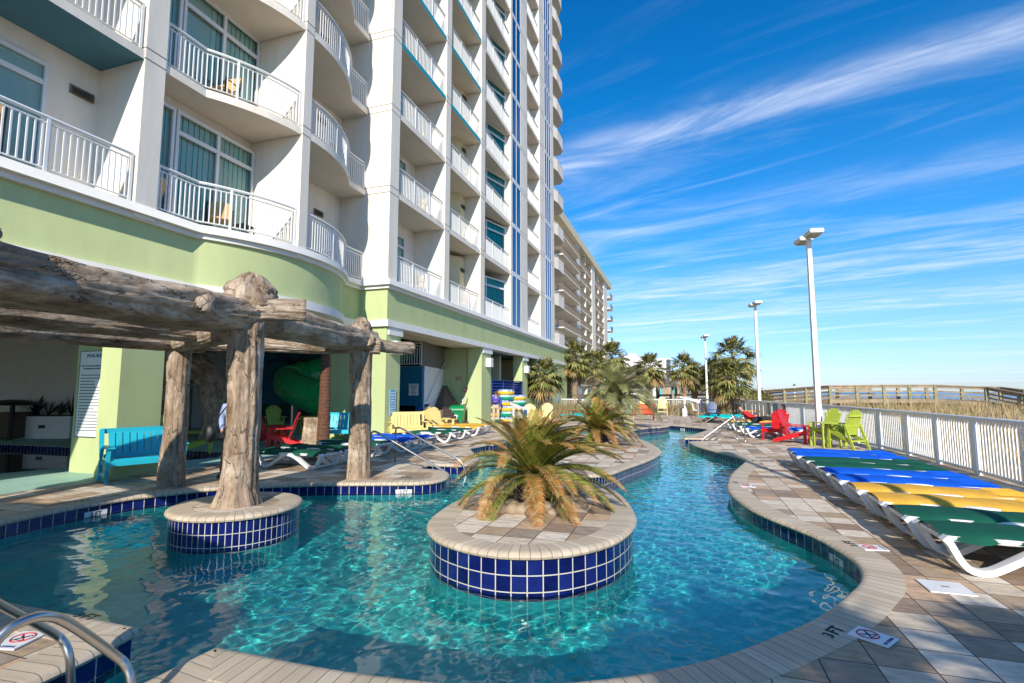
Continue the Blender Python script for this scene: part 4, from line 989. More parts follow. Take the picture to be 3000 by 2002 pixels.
# ------------------------------------------------------------------ palms and plants
FR=[Mt('palm_green',(.17,.18,.04),.5,var=.3,scale=9),Mt('palm_pale_green',(.33,.32,.11),.55,var=.25,scale=9),Mt('palm_dry_leaf',(.34,.23,.09),.8,var=.3,scale=9)]
TR=Mt('palm_trunk_fibre',(.30,.225,.15),.95,var=.5,scale=9,stretch=(1,1,.5),bump=.8,bscale=22)
SG=[Mt('sago_green',(.145,.165,.022),.5,var=.3,scale=12),Mt('sago_pale_green',(.28,.27,.05),.5,var=.25,scale=12),Mt('sago_burnt_tip',(.42,.19,.045),.75,var=.35,scale=12),Mt('sago_tan_tip',(.48,.31,.12),.75,var=.3,scale=12)]
PD=[Mt('pindo_grey_green',(.20,.21,.075),.5,var=.25,scale=9),Mt('pindo_pale',(.36,.35,.15),.55,var=.2,scale=9)]
def fanleaf(mb,o,az,el,pl,fl,rg,dry=False):
    """one costapalmate leaf: petiole then a fan of narrow drooping blades"""
    d=Vector((cos(az)*cos(el),sin(az)*cos(el),sin(el)));s_=Vector((-sin(az),cos(az),0));u=s_.cross(d)*-1
    if u.z<0:u=-u
    sag=Vector((0,0,-.18*pl*cos(el)));h=o+d*pl+sag
    mb.m=2 if dry else 1
    mb.bar(o,h,.022,.014)
    n=17;tw=rg.uniform(-.5,.5)
    s2=(s_*cos(tw)+u*sin(tw));d2=(d+Vector((0,0,-.28*cos(el)))).normalized()
    for k in range(n):
        a=(k/(n-1)-.5)*2*1.75+rg.uniform(-.04,.04);l=fl*(1-.30*abs(a)/1.75)*rg.uniform(.88,1.08)
        q=(d2*cos(a)+s2*sin(a)).normalized();w_=fl*.056;pn=q.cross(Vector((0,0,1)))
        if pn.length<.1: pn=s_.copy()
        pn.normalize()
        p1=h+q*l*.55+Vector((0,0,-.05*l));p2=h+q*l*rg.uniform(.9,1.0)+Vector((0,0,-l*rg.uniform(.14,.42)))
        mb.m=2 if dry or rg.random()<.10 else (1 if rg.random()<.38 else 0)
        i=[mb.av(x) for x in (h,h+q*.02,p1+pn*w_,p1-pn*w_,p2)];mb.fi([i[0],i[2],i[3]]);mb.fi([i[3],i[2],i[4]])
def crown(name,seed,nl,pl,fl):
    rg=random.Random(seed);mb=MB()
    for k in range(nl):
        t=k/nl;el=R(82)-t**.85*R(128)+rg.uniform(-.13,.13);az=k*2.39996+rg.uniform(-.25,.25)
        fanleaf(mb,Vector((rg.uniform(-.06,.06),rg.uniform(-.06,.06),.12-.25*t)),az,el,pl*rg.uniform(.75,1.1)*(.75+.35*min(1,t*2.2)),fl*rg.uniform(.85,1.1),rg,dry=t>.88)
    me=obj(name,mb,FR).data;bpy.data.objects.remove(bpy.data.objects[name]);return me
CR=[crown('crown_a',1,58,.95,1.08),crown('crown_b',2,52,.85,1.0),crown('crown_c',5,64,1.0,1.0)]
def trunkmesh(h,r0,r1,seed,boots=1.0,n=12):
    rg=random.Random(seed);mb=MB();lean=rg.uniform(-.05,.05)
    mb.tube([(lean*h*t*t,0,h*t) for t in (0,.12,.35,.65,1)],[r0*1.2,r0,r0*.95,r1,r1*.8],n)
    # old leaf bases criss-crossing round the trunk
    nb=int(h*26*boots)
    for k in range(nb):
        z=h*(1-.92*(k/max(1,nb))*boots**.2)+rg.uniform(-.03,.03);az=k*2.39996+rg.uniform(-.2,.2);t=z/h;r=(r0*(1-t)+r1*t)*.9;l=rg.uniform(.16,.3)*(.6+.6*t)
        p=Vector((lean*h*t*t+cos(az)*r,sin(az)*r,z-.05));q=p+Vector((cos(az)*l*.55,sin(az)*l*.55,l*.85))
        mb.bar(p,q,rg.uniform(.07,.11)*(r0/.18),.025,up=(cos(az),sin(az),.2))
    return mb
def palm(x,y,z0,h,sc_,ci,label,group,seed,r=.17,boots=1.0,rz=0):
    t=thing('cabbage_palm',label,'palm tree',(x,y,z0),rz,group)
    obj('trunk',trunkmesh(h,r,r*.85,seed,boots),TR,t)
    o=bpy.data.objects.new('crown',CR[ci]);COL.objects.link(o);o.parent=t;o.location=(0,0,h);o.scale=(sc_,)*3;o.rotation_euler=(random.uniform(-.06,.06),random.uniform(-.06,.06),seed*1.3)
    return t
gp='cabbage palms round the pool'
def pw(px,d,top,sc_,ci,label,seed,r=.17,boots=1.0,z0=0):
    p=W(px,1147,d);zt=W(px,top,d).z;palm(p.x,p.y,z0,zt-z0,sc_,ci,label,gp,seed,r,boots)
pw(2140,36.5,1108,1.02,0,'front right palm with a dark ragged trunk and low loose crown by the panel fence',3,.22,1.0)
pw(2150,43,1046,1.28,2,'tallest and widest palm, its crown rising behind the front right palm',4,.2,.6,-.1)
pw(2004,44,1075,1.0,1,'palm with a pale stout trunk left of the far lamp post',6,.27,.5,-.1)
pw(2034,48,1100,1.0,0,'palm partly hidden behind the pale stout palm trunk',7,.25,.8,-.1)
pw(2098,46,1098,1.05,2,'palm with a clean brown trunk between the far lamp post and the tallest palm',8,.22,.15,-.1)
pw(2085,52,1090,1.0,1,'palm with a fibrous trunk behind the clean trunked one',9,.24,1.0,-.1)
pw(1905,52,1078,1.15,0,'palm in front of the shingled gazebo roof, left of the pale trunk',10,.22,1.0,-.1)
pw(1596,36,1098,1.02,1,'palm with a shaggy tan trunk against the green end wall of the arcade',11,.24,1.25)
pw(1684,47,1050,1.2,2,'palm at the hotel corner, left of the two behind the far fence',12,.26,1.0,-.1)
pw(1668,50,1085,1.0,0,'lower palm squeezed against the hotel corner behind the far fence',13,.24,1.0,-.1)
pw(1742,52,1068,1.15,1,'palm behind the far fence just below the beige balcony tower',14,.2,.6,-.1)
pw(1792,54,1048,1.3,0,'highest of the left palms, right of the beige balcony tower foot',15,.2,.6,-.1)
def feather(mb,o,az,el,ln,droop,npin,pl,rg,mats,tip,wd=.012,vee=.75,wind=(0,0,0),tipstart=.6,curl=0):
    """pinnate frond: arching rachis with two rows of leaflets; mats = weighted slots, tip slots past tipstart"""
    d=Vector((cos(az)*cos(el),sin(az)*cos(el),sin(el)));side=Vector((-sin(az),cos(az),0));p=Vector(o);st=ln/npin;P=[];D=[]
    for k in range(npin+1):
        P.append(p.copy());D.append(d.copy());p=p+d*st
        d=(d+Vector((wind[0],wind[1],-droop/npin*(.35+1.3*k/npin)+wind[2]))).normalized()
    mb.m=mats[0];mb.tube([P[i] for i in range(0,npin+1,max(1,npin//8))],[.014*(1-.8*i/9) for i in range(len(range(0,npin+1,max(1,npin//8))))],4)
    for k in range(2,npin+1):
        t=k/npin;s=D[k].cross(Vector((0,0,1)));s=side if s.length<.15 else s.normalized()
        if s.dot(side)<0:s=-s
        up=s.cross(D[k]);up=up if up.z>0 else -up
        l=pl*(sin(pi*min(1,.18+.75*t))**.7)*rg.uniform(.85,1.1)
        for sg in (-1,1):
            q=(s*sg+D[k]*vee+up*.35+Vector(wind)*6).normalized()
            r=rg.random();burnt=t>tipstart+rg.uniform(-.12,.12)
            mb.m=(rg.choice(tip) if burnt and r<.8 else (mats[0] if r<.6 else mats[1]))
            a=P[k];b=a+q*l*.6;c=a+q*l+Vector((0,0,-l*.16*rg.uniform(.3,1.6)))+D[k]*l*.15;w_=D[k]*wd
            i=[mb.av(x) for x in (a-w_*.6,a+w_*.6,b+w_,b-w_,c)];mb.fi([i[0],i[1],i[2],i[3]]);mb.fi([i[3],i[2],i[4]])
            if burnt and rg.random()<.5:   # brown leaflet ends
                pass
def sago(loc,sc_,label,seed,nf=92):
    rg=random.Random(seed);t=thing('sago_palm',label,'sago palm',loc,0,None);mb=MB()
    for k in range(nf):
        u=k/nf;el=R(86)-u**1.1*R(86)+rg.uniform(-.12,.12);az=k*2.39996+rg.uniform(-.2,.2)
        ln=sc_*rg.uniform(.88,1.15)*(.80+.42*min(1,u*1.8));old=rg.random()<(.10+.42*u)
        tips=[2,2,3] if rg.random()<.7 else [1,1,2]
        feather(mb,(0,0,.36*sc_),az,el,ln,1.2+.4*rg.random(),52,.19*sc_,rg,(0,1) if not old else ((1,2) if rg.random()<.5 else (0,2)),tips,wd=.0092*sc_,wind=(.008,.004,0),tipstart=.5 if old else .74)
    obj('fronds',mb,SG,t)
    mb=MB();mb.lathe([(.20*sc_,0),(.25*sc_,.12*sc_),(.22*sc_,.3*sc_),(.12*sc_,.42*sc_)],(0,0,0),14)
    for k in range(110):
        z=.02+.4*sc_*(k/110);az=k*2.39996;r=.22*sc_
        mb.bar((cos(az)*r*.9,sin(az)*r*.9,z),(cos(az)*r*1.25,sin(az)*r*1.25,z+.07*sc_),.045*sc_,.02,up=(cos(az),sin(az),0))
    obj('trunk',mb,Mt('sago_trunk_'+str(seed),(.075,.06,.045),.95,var=.5,scale=14,bump=.6),t);return t
p=W(1572,1147,7.25);sago((p.x,p.y,.2),1.03,'large sago palm with orange burnt tips on the foreground island',21)
p=W(1750,1147,16.0);sago((p.x,p.y,.12),1.1,'smaller burnt orange sago palm on the middle island in front of the pindo palm',23,84)
t=thing('pindo_palm','grey green pindo palm with long arching feather fronds on the middle island','palm tree',(W(1806,1147,23).x,W(1806,1147,23).y,.12))
rg=random.Random(4);mb=MB()
for k in range(58):
    u=k/58;feather(mb,(0,0,1.35),k*2.39996+rg.uniform(-.2,.2),R(84)-u**.9*R(88)+rg.uniform(-.1,.1),rg.uniform(1.7,2.25)*(.8+.3*u),1.75+.5*rg.random(),58,.52,rg,(0,1),[1],wd=.0135,vee=.95,wind=(.005,.002,0),tipstart=2)
obj('crown',mb,PD,t);obj('trunk',trunkmesh(1.5,.26,.24,31,2.0),TR,t)
# river stones at the palm feet
ST=Mt('river_stone',(.36,.25,.15),.75,var=.35,scale=5,col2=(.46,.36,.25))
def stones(cx,cy,z,r0,r1,n,grp,where):
    rg=random.Random(int(cx*100));first=None
    for k in range(n):
        a=rg.uniform(0,2*pi) if n>30 else 2*pi*k/n;r=rg.uniform(r0,r1);s=rg.uniform(.055,.115)
        mb=MB();mb.ball((0,0,0),(s*1.25,s,s*.75),9,6)
        for i,v in enumerate(mb.v):
            v=Vector(v);f=1+.25*mn.noise(v*14+Vector((k,0,0)));mb.v[i]=(v*f)[:]
        o=obj('river_stone',mb,ST,smooth=2,loc=(cx+r*cos(a),cy+r*sin(a),z+s*.45),rz=rg.uniform(0,6));tag(o,'tan river stone in the ring '+where,'stone',grp)
p=W(1560,1147,7.2);stones(p.x,p.y,.2,.30,.66,52,'stones round the large sago palm','round the foot of the large sago palm')
p=W(1750,1147,16.0);stones(p.x,p.y,.12,.3,.62,26,'stones round the smaller sago palm','round the foot of the smaller sago palm')
p=W(1806,1147,23);stones(p.x,p.y,.12,.36,.75,16,'stones round the pindo palm','round the foot of the pindo palm')
# ornamental grasses, yucca, shrub
def clump(x,y,z,h,n,label,spread=.35,mats=None):
    global MG
    mb=MB();sv=MG;MG=mats or MG
    for k in range(n): blades(mb,x+random.gauss(0,spread*.5),y+random.gauss(0,spread*.5),z,h,1,.95,.016,.05)
    o=obj('grass_clump',mb,MG);MG=sv;tag(o,label,'grass clump','ornamental grass clumps');return o
MG2=[MG[0],MG[1],Mt('olive_grass',(.24,.22,.07),.8,var=.3,scale=8)]
for k,(px,d,h,l) in enumerate(((1555,33,.9,'arching dry grass clump left of the shaggy palm by the green wall'),(1620,35,1.1,'arching dry grass clump right of the shaggy palm by the green wall'),(1655,36,1.15,'broad dry grass clump in front of the left end of the far fence'),(1690,37,1.1,'dry grass clump behind the teal loungers at the far fence'),
  (1975,38,.95,'grass clump left of the far blue pool lift'),(2020,38.5,1.1,'upright tan grass clump beside the pale stout palm trunk'),(2060,39,.9,'grass clump behind the dark far handrail'),(2110,38,1.0,'grass clump at the foot of the clean trunked palm'),(2128,37,.9,'grass clump beside the front right palm trunk'))):
    p=W(px,1147,d);clump(p.x,p.y,0,h,420,l,.75 if k<4 else .5,MG2)
def yucca(px,d,s,label,seed):
    p=W(px,1147,d);t=thing('yucca',label,'yucca plant',(p.x,p.y,0),0,'yuccas at the panel fence');rg=random.Random(seed);mb=MB()
    for hh,q in ((.35,(0,0)),(.9,(.15,.1)),(1.3,(-.15,.05))):
        for k in range(46):
            az=rg.uniform(0,6.28);el=rg.uniform(-.3,1.45);l=rg.uniform(.4,.65)*s;dd=Vector((cos(az)*cos(el),sin(az)*cos(el),sin(el)));o=Vector((q[0]*s,q[1]*s,hh*s));n_=dd.cross(Vector((.3,.2,1))).normalized()*.028
            mb.m=rg.choice((0,1,1));i=[mb.av(x) for x in (o-n_,o+n_,o+dd*l)];mb.fi(i)
    obj('leaves',mb,FR[:2],t);mb=MB();mb.tube([(0,0,0),(0,0,1.1*s)],.05,7);obj('stem',mb,TR,t)
yucca(2178,34.5,1.15,'spiky pale yucca right of the front palm trunk',1);yucca(2200,36,1.2,'spiky yucca behind the reclining person, farther from the palm trunk',2)
def leafblob(name,label,cat,loc,rx,rz,n,mats,seed,lw=.07):
    t=thing(name,label,cat,loc);rg=random.Random(seed);mb=MB()
    for k in range(n):
        v=Vector((rg.gauss(0,1),rg.gauss(0,1),rg.gauss(0,1))).normalized()*(rg.random()**.35);v=Vector((v.x*rx,v.y*rx,rz*(1+v.z*.95)))*(1+.25*mn.noise(v*2+Vector((seed,0,0))))
        a=Vector((rg.uniform(-1,1),rg.uniform(-1,1),rg.uniform(-.6,1))).normalized();b=a.cross(Vector((rg.random(),rg.random(),rg.random()))).normalized()*lw*.35
        mb.m=rg.randrange(len(mats));i=[mb.av(x) for x in (v-b,v+a*lw*.5-b*.2,v+a*lw,v+b)];mb.fi(i)
    obj('foliage',mb,mats,t)
    mb=MB()
    for k in range(5): mb.tube([(0,0,-.2),(rx*.4*cos(k*1.3),rx*.4*sin(k*1.3),rz*1.1)],[.03,.012],5)
    obj('stem',mb,TR,t);return t
p=W(2222,1147,47);leafblob('coastal_shrub','rounded olive green shrub beyond the panel fence beside the boardwalk','shrub',(p.x,p.y,-.1),1.25,1.0,2600,[FR[0],FR[1],Mt('shrub_olive',(.16,.13,.04),.7,var=.3)],4,.14)

# ------------------------------------------------------------------ neighbouring buildings
B=thing('apartment_tower','beige apartment tower with brown balcony rails beyond the hotel','apartment building')
XN=-18.0
def yof(px):
    v=W(px,1147,1)-W(px,1147,0);return XN*v.y/v.x
beige=Mt('beige_stucco',(.83,.75,.62),.85,var=.05,scale=.4);brown=Mt('brown_balcony_rail',(.20,.15,.11),.7,var=.1);roofc=Mt('cream_fascia',(.74,.64,.42),.8,var=.05)
fl=[.1+2.9*k for k in range(11)]
ye=[yof(x) for x in (1637,1691,1703,1722,1738,1748,1760,1773,1783,1790)]
mb=MB();mb.box(-34,ye[0],-.3,XN-2.2,ye[9]-1,29.2);obj('wall',mb,beige,B)
mb=MB();mb.box(-34.5,ye[0]-1.2,29.2,XN+.5,ye[9]+1,30.7);obj('roof',mb,roofc,B)
for a,b in ((ye[1],ye[2]),(ye[4],ye[5]),(ye[7],ye[8])):
    mb=MB();mb.box(XN-2.19,a,-.3,XN+.05,b-.25,29.19);obj('fin_wall',mb,beige,B)
for yy in (ye[3],ye[6]):
    mb=MB();mb.box(XN-2.19,yy-.2,-.3,XN-.1,yy+.2,29.19);obj('fin_wall',mb,beige,B)
bays=[(ye[0],ye[1]),(ye[2]-.2,ye[3]-.22),(ye[3]+.22,ye[4]),(ye[5]-.2,ye[6]-.22),(ye[6]+.22,ye[7]),(ye[8]-.2,ye[9])]
for bi,(a,b) in enumerate(bays):
    f0=None
    for k in range(9,-1,-1):
        z=fl[k]
        if f0 is None:
            mb=MB();mb.box(XN-2.18,a+.02,z-.2,XN+(.9 if bi in (0,5) else .02),b-.02,z);f0=obj('balcony',mb,beige,B)
            mb=MB();xo=XN+(.85 if bi in (0,5) else -.03)
            n=int((b-a)/.16)
            for i in range(n): mb.box(xo-.02,a+.05+(b-a-.1)*i/n,z,xo+.02,a+.05+(b-a-.1)*i/n+.085,z+1.0)
            mb.box(xo-.04,a+.03,z+1.0,xo+.04,b-.03,z+1.06)
            if bi==0:
                for i in range(18): mb.box(XN-2.1+i*.165,a+.03,z,XN-2.02+i*.165,a+.07,z+1.0)
                mb.box(XN-2.15,a+.02,z+1.0,xo,a+.09,z+1.06)
            obj('railing',mb,brown,f0);z0=z
        else: cpy_=f0.copy();COL.objects.link(cpy_);cpy_.location.z=z-z0;[ (lambda q:(COL.objects.link(q),setattr(q,'parent',cpy_)))(c.copy()) for c in kids(f0)]
        if bi in (0,):
            mb=MB();mb.box(XN-2.19,a+1.2,z+.02,XN-2.14,a+3.4,z+2.2);mb.box(XN-2.19,a+3.6,z+.02,XN-2.14,a+4.6,z+2.2);
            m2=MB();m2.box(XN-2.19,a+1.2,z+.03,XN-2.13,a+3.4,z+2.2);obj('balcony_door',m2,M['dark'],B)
    # white plastic chairs are too small to separate at this distance
W2=thing('far_hotel_block','small plain white hotel block far off between the palms','building')
fw=Mt('far_white_stucco',(.80,.79,.76),.85,var=.03);fd=Mt('far_window',(.10,.11,.12),.4)
def dbox(px0,px1,ytop,d,dep,name='wall',mat=None,par=W2):
    a=W(px0,1147,d);b=W(px1,1147,d);zt=W((px0+px1)/2,ytop,d).z;dv=(b-a).normalized();n=Vector((-dv.y,dv.x,0))*dep
    mb=MB();mb.prism([(a.x,a.y),(b.x,b.y),(b.x+n.x,b.y+n.y),(a.x+n.x,a.y+n.y)],-.5,zt);return obj(name,mb,mat or fw,par)
dbox(1823,1912,1043,200,14);dbox(1842,1866,1035.5,200.5,6);dbox(1911,1966,1050,206,14)
for px,py in ((1837,1053),(1843,1053),(1884,1052),(1890,1052),(1884,1062),(1890,1062),(1936,1058),(1840,1064),(1936,1070)):
    a=W(px-2.2,py,199.8 if px<1912 else 205.7);b=W(px+2.2,py+3.2,199.8 if px<1912 else 205.7);mb=MB();mb.bar(((a.x+b.x)/2,(a.y+b.y)/2,b.z),((a.x+b.x)/2,(a.y+b.y)/2,a.z),.65,.3,up=(cos(YAW+pi/2),sin(YAW+pi/2),0));obj('window',mb,fd,W2)
for k in range(7):
    a=W(1958,1056+11*k,205.6);mb=MB();mb.ball((a.x,a.y,a.z),(.9,.3,.45),8,5);mb.box(a.x-1.0,a.y-.4,a.z-.75,a.x+1.0,a.y+.4,a.z-.5);obj('balcony',mb,fd,W2)
# shingled gazebo
p=W(1868,1147,62);gz=thing('gazebo','gazebo with a dark weathered shingle roof among the palms behind the far fence','gazebo',(p.x,p.y,-.1),.3)
shg=cells('shingle_roof','Object',.35,.35,(0,0),[(0,(.16,.12,.085)),(.4,(.22,.17,.12)),(.75,(.12,.09,.065))],(.05,.04,.03),.015,.9,bump=.8)
mb=MB()
for r0,z0,r1,z1 in ((5.4,2.35,2.2,4.05),(2.5,4.25,.05,5.1)):
    for k in range(8):
        a=2*pi*k/8;b=2*pi*(k+1)/8;mb.face([(r0*cos(a),r0*sin(a),z0),(r0*cos(b),r0*sin(b),z0),(r1*cos(b),r1*sin(b),z1),(r1*cos(a),r1*sin(a),z1)])
obj('roof',mb,shg,gz)
for k in range(8):
    a=2*pi*k/8;mb=MB();mb.box(4.6*cos(a)-.12,4.6*sin(a)-.12,0,4.6*cos(a)+.12,4.6*sin(a)+.12,2.6);obj('post',mb,M['wood'],gz)
mb=MB();mb.lathe([(4.7,2.3),(4.7,2.55)],n=8,cap=False);mb.lathe([(4.5,0),(4.5,.14)],n=8);obj('frame',mb,M['wood'],gz)
# beach hut with turquoise trim
p=W(1968,1147,84);ht=thing('beach_hut','tiny beach hut with turquoise roof trim behind the far palms','hut',(p.x,p.y,-.2),.3)
mb=MB();mb.box(-2.2,-1.5,0,2.2,1.5,2.5);obj('wall',mb,M['wood'],ht)
mb=MB();mb.bar((-2.6,-1.7,2.5),(0,-1.7,3.4),.25,.22);mb.bar((2.6,-1.7,2.5),(0,-1.7,3.4),.25,.22);mb.box(-2.4,-1.75,.0,-2.2,-1.55,2.5);mb.box(2.2,-1.75,0,2.4,-1.55,2.5);mb.box(-.1,-1.72,0,.1,-1.52,2.5);obj('trim',mb,PC['turq'],ht)
mb=MB();mb.face([(-2.7,-1.8,2.55),(0,-1.8,3.48),(0,1.8,3.48),(-2.7,1.8,2.55)]);mb.face([(2.7,-1.8,2.55),(2.7,1.8,2.55),(0,1.8,3.48),(0,-1.8,3.48)]);obj('roof',mb,M['wood'],ht)

# ------------------------------------------------------------------ boardwalk over the dunes
BW=thing('boardwalk','weathered wooden boardwalk with post and rail sides crossing the dune grass','boardwalk')
wp=[Mt('weathered_plank',(.34,.255,.165),.85,var=.35,scale=2,bump=.3),Mt('greenish_post',(.30,.27,.15),.85,var=.3,scale=3,bump=.3)]
def dz(px,d,z): q=W(px,1147,d);return Vector((q.x,q.y,z))
Lp=[dz(1930,66,.25),dz(2130,54,.45),dz(2240,47,.75),dz(2432,41,1.12),dz(2590,40.5,1.16),dz(2740,40,1.16),dz(2890,38,.98),dz(2985,35.5,.55),dz(3120,32,.05)]
Rp=[]
for k,p in enumerate(Lp):
    d=(Lp[min(k+1,len(Lp)-1)]-Lp[max(k-1,0)]);d.z=0;d.normalize();n=Vector((-d.y,d.x,0));Rp.append(p+n*2.0)
mb=MB()
for a,b,c,d in zip(Lp,Lp[1:],Rp[1:],Rp): mb.face([a,b,c,d]);
for a,b in zip(Lp,Lp[1:]): mb.bar(a-Vector((0,0,.16)),b-Vector((0,0,.16)),.06,.30)
for a,b in zip(Rp,Rp[1:]): mb.bar(a-Vector((0,0,.16)),b-Vector((0,0,.16)),.06,.30)
obj('deck',mb,wp[0],BW)
for S in (Lp,Rp):
    mb=MB()
    for a,b in zip(S,S[1:]):
        for z,w_,h_ in ((1.08,.2,.07),(.95,.05,.16),(.60,.05,.11),(.30,.05,.11)): mb.bar(a+Vector((0,0,z)),b+Vector((0,0,z)),w_,h_)
    obj('handrail',mb,wp[0],BW)
    for a,b in zip(S,S[1:]):
        l=(b-a).length;n=max(1,round(l/2.3))
        for k in range(n):
            p=a.lerp(b,k/n);mb=MB();mb.box(p.x-.10,p.y-.10,-.4,p.x+.10,p.y+.10,p.z+1.05);obj('post',mb,wp[1],BW)
a=dz(2450,41.9,1.16);b=dz(2560,41.6,1.16);mb=MB()
for z,o_ in ((.42,0),(.62,.28),(.80,.3),(.98,.32)): mb.bar(a+Vector((0,o_,z)),b+Vector((0,o_,z)),.3 if z<.5 else .04,.04 if z<.5 else .14)
obj('bench_seat',mb,wp[0],BW)

# ------------------------------------------------------------------ arcade contents
def Wt(pts): return [W(*p) for p in pts]
def smooth3(P,m=8):
    out=[]
    for k in range(len(P)-1):
        p0=P[max(k-1,0)];p1=P[k];p2=P[k+1];p3=P[min(k+2,len(P)-1)]
        for j in range(m):
            u=j/m;out.append(.5*((2*p1)+(p2-p0)*u+(2*p0-5*p1+4*p2-p3)*u*u+(3*p1-p0-3*p2+p3)*u**3))
    return out+[P[-1]]
SLm=Mt('green_slide_plastic',(.012,.50,.16),.22,var=.12,scale=2,spec=.6,coat=.3);seam=Mt('slide_seam',(.22,.34,.16),.5)
t=thing('water_slide','green tube water slide curling down under the arcade behind the red armchair','water slide')
sp_=smooth3([Vector(p) for p in ((-13.0,22.6,4.0),(-15.0,22.0,3.45),(-16.3,21.5,2.95),(-17.1,20.6,2.55),(-17.3,19.6,2.3),(-16.6,18.7,1.98),(-15.2,18.15,1.62),(-13.6,17.9,1.22),(-12.4,17.8,.9))],9)
mb=MB();mb.tube(sp_,.70,22,cap=False,up=(0,0,1));obj('tube',mb,SLm,t,smooth=True)
for k in (9,22,31,39,58):
    d=(sp_[k+1]-sp_[k-1]).normalized();mb=MB();mb.tube([sp_[k]-d*.04,sp_[k]+d*.04],.745,22);obj('joint_flange',mb,SLm,t,smooth=True)
mb=MB()
for sg in (1,-1):
    q=[]
    for k in range(len(sp_)):
        d=(sp_[min(k+1,len(sp_)-1)]-sp_[max(k-1,0)]).normalized();s=d.cross(Vector((0,0,1))).normalized();q.append(sp_[k]+s*.71*sg)
    mb.tube(q,.018,5)
obj('seam',mb,seam,t)
for p in ((-16.9,19.2,1.4),(-14.2,17.95,.7)):
    mb=MB();mb.tube([(p[0],p[1],0),p],.09,10);obj('support_post',mb,M['steel'],t)
p=W(947,1285,16.6);t=thing('fake_palm_pole','rusty brown ringed palm pole in front of the green slide','pole',(p.x,p.y,0))
mb=MB();mb.lathe([(.20-.0012*k+.012*(k%2),.055*k) for k in range(74)],n=16);obj('trunk',mb,Mt('rusty_fibre',(.13,.055,.03),.9,var=.4,scale=14,bump=.6),t)
p=W(918,1285,17.0);t=thing('tree_stump','grey sculpted tree stump beside the ringed palm pole','stump',(p.x,p.y,0))
obj('trunk',logmesh([(0,0,0),(0,0,.15),(0,0,.9)],[.42,.34,.33],seed=40),M['log'],t,smooth=2)
t=thing('rock_arch','sculpted grey brown rock arch in the dark arcade behind the knotted log post','arch')
P=Wt([(500,1285,20),(515,1130,20),(545,1075,20),(590,1085,19.7),(625,1130,19.4),(640,1200,19.2),(640,1290,19.0)])
obj('arch_body',logmesh(P,[.55,.45,.42,.42,.42,.45,.55],seed=60,ridge=.2),M['log'],t,smooth=2)
p=W(560,1040,20.5);t=thing('fake_palm','dark artificial palm frond head above the rock arch','artificial palm',(p.x,p.y,0))
dk=Mt('dark_frond',(.02,.03,.012),.7);mb=MB();rg=random.Random(9)
for k in range(20): feather(mb,(0,0,p.z),k*2.4,rg.uniform(-.1,1.2),.95,1.4,18,.28,rg,(0,0),[0],wd=.012)
obj('fronds',mb,dk,t);mb=MB();mb.tube([(0,0,0),(0,0,p.z)],.13,9);obj('trunk',mb,TR,t)
p=W(868,1075,25);t=thing('fake_palm','dark artificial palm frond head against the blue wall left of the slide','artificial palm',(p.x,p.y,0))
mb=MB()
for k in range(22): feather(mb,(0,0,p.z),k*2.4,rg.uniform(-.2,1.1),1.7,1.3,20,.4,rg,(0,0),[0],wd=.014)
obj('fronds',mb,dk,t);mb=MB();mb.tube([(0,0,0),(0,0,p.z)],.16,9);obj('trunk',mb,TR,t)
# trash can, planter
p=W(30,1275,19.2);t=thing('waste_bin','large brown waste bin with a domed black roof at the left edge of the arcade','waste bin',(p.x,p.y,0),.3)
bm_=Mt('brown_panel',(.12,.075,.045),.8,var=.4,scale=20)
for sx in (-1,1):
    for sy in (-1,1):
        mb=MB();mb.box(sx*.48-.05,sy*.48-.05,0,sx*.48+.05,sy*.48+.05,1.25);obj('post',mb,M['black'],t)
mb=MB();mb.box(-.44,-.44,.05,.44,.44,.98);obj('panel',mb,bm_,t)
mb=MB();mb.lathe([(.78,1.24),(.7,1.34),(.4,1.42),(.05,1.45)],n=20);obj('roof',mb,M['black'],t,smooth=True)
a=W(72,1274,19.6);b=W(222,1276,19.6);t=thing('wall_planter','long white planter box along the grey arcade wall','planter',((a.x+b.x)/2,(a.y+b.y)/2,0),math.atan2(b.y-a.y,b.x-a.x))
l=(b-a).length;mb=MB();mb.box(-l/2,-.3,0,l/2,.3,.82);obj('box',mb,M['trim'],t);mb=MB();mb.box(-.2,-.31,.38,.05,-.29,.5);obj('vent_slot',mb,M['black'],t);mb=MB();mb.box(-l/2+.05,-.27,.82,l/2-.05,.27,.86);obj('soil',mb,M['dark'],t)
for k,(u,h) in enumerate(((-.33,.95),(-.08,.8),(.16,.7),(.38,1.05))):
    q=Vector((a.x,a.y,.84)).lerp(Vector((b.x,b.y,.84)),.5+u);t=thing('potted_plant',['spiky dark plant at the bin end of the white planter','grassy dark plant second from the bin in the white planter','broad leaved dark plant third from the bin in the white planter','tall dark plant at the pillar end of the white planter'][k],'plant',q,0,'plants in the white planter')
    mb=MB();rg=random.Random(k)
    for j in range(18):
        az=rg.uniform(0,6.28);el=rg.uniform(.5,1.4);dd=Vector((cos(az)*cos(el),sin(az)*cos(el),sin(el)));n_=dd.cross(Vector((.2,.3,1))).normalized()*(.05 if k%2==0 else .03);L1=h*rg.uniform(.6,1)
        i=[mb.av(x) for x in (-n_*.4,n_*.4,dd*L1*.55+n_,dd*L1*.55-n_,dd*L1+Vector((0,0,-.08)))];mb.fi([i[0],i[1],i[2],i[3]]);mb.fi([i[3],i[2],i[4]])
    obj('leaves',mb,Mt('dark_plant_%d'%k,(.03,.04,.02),.6),t)

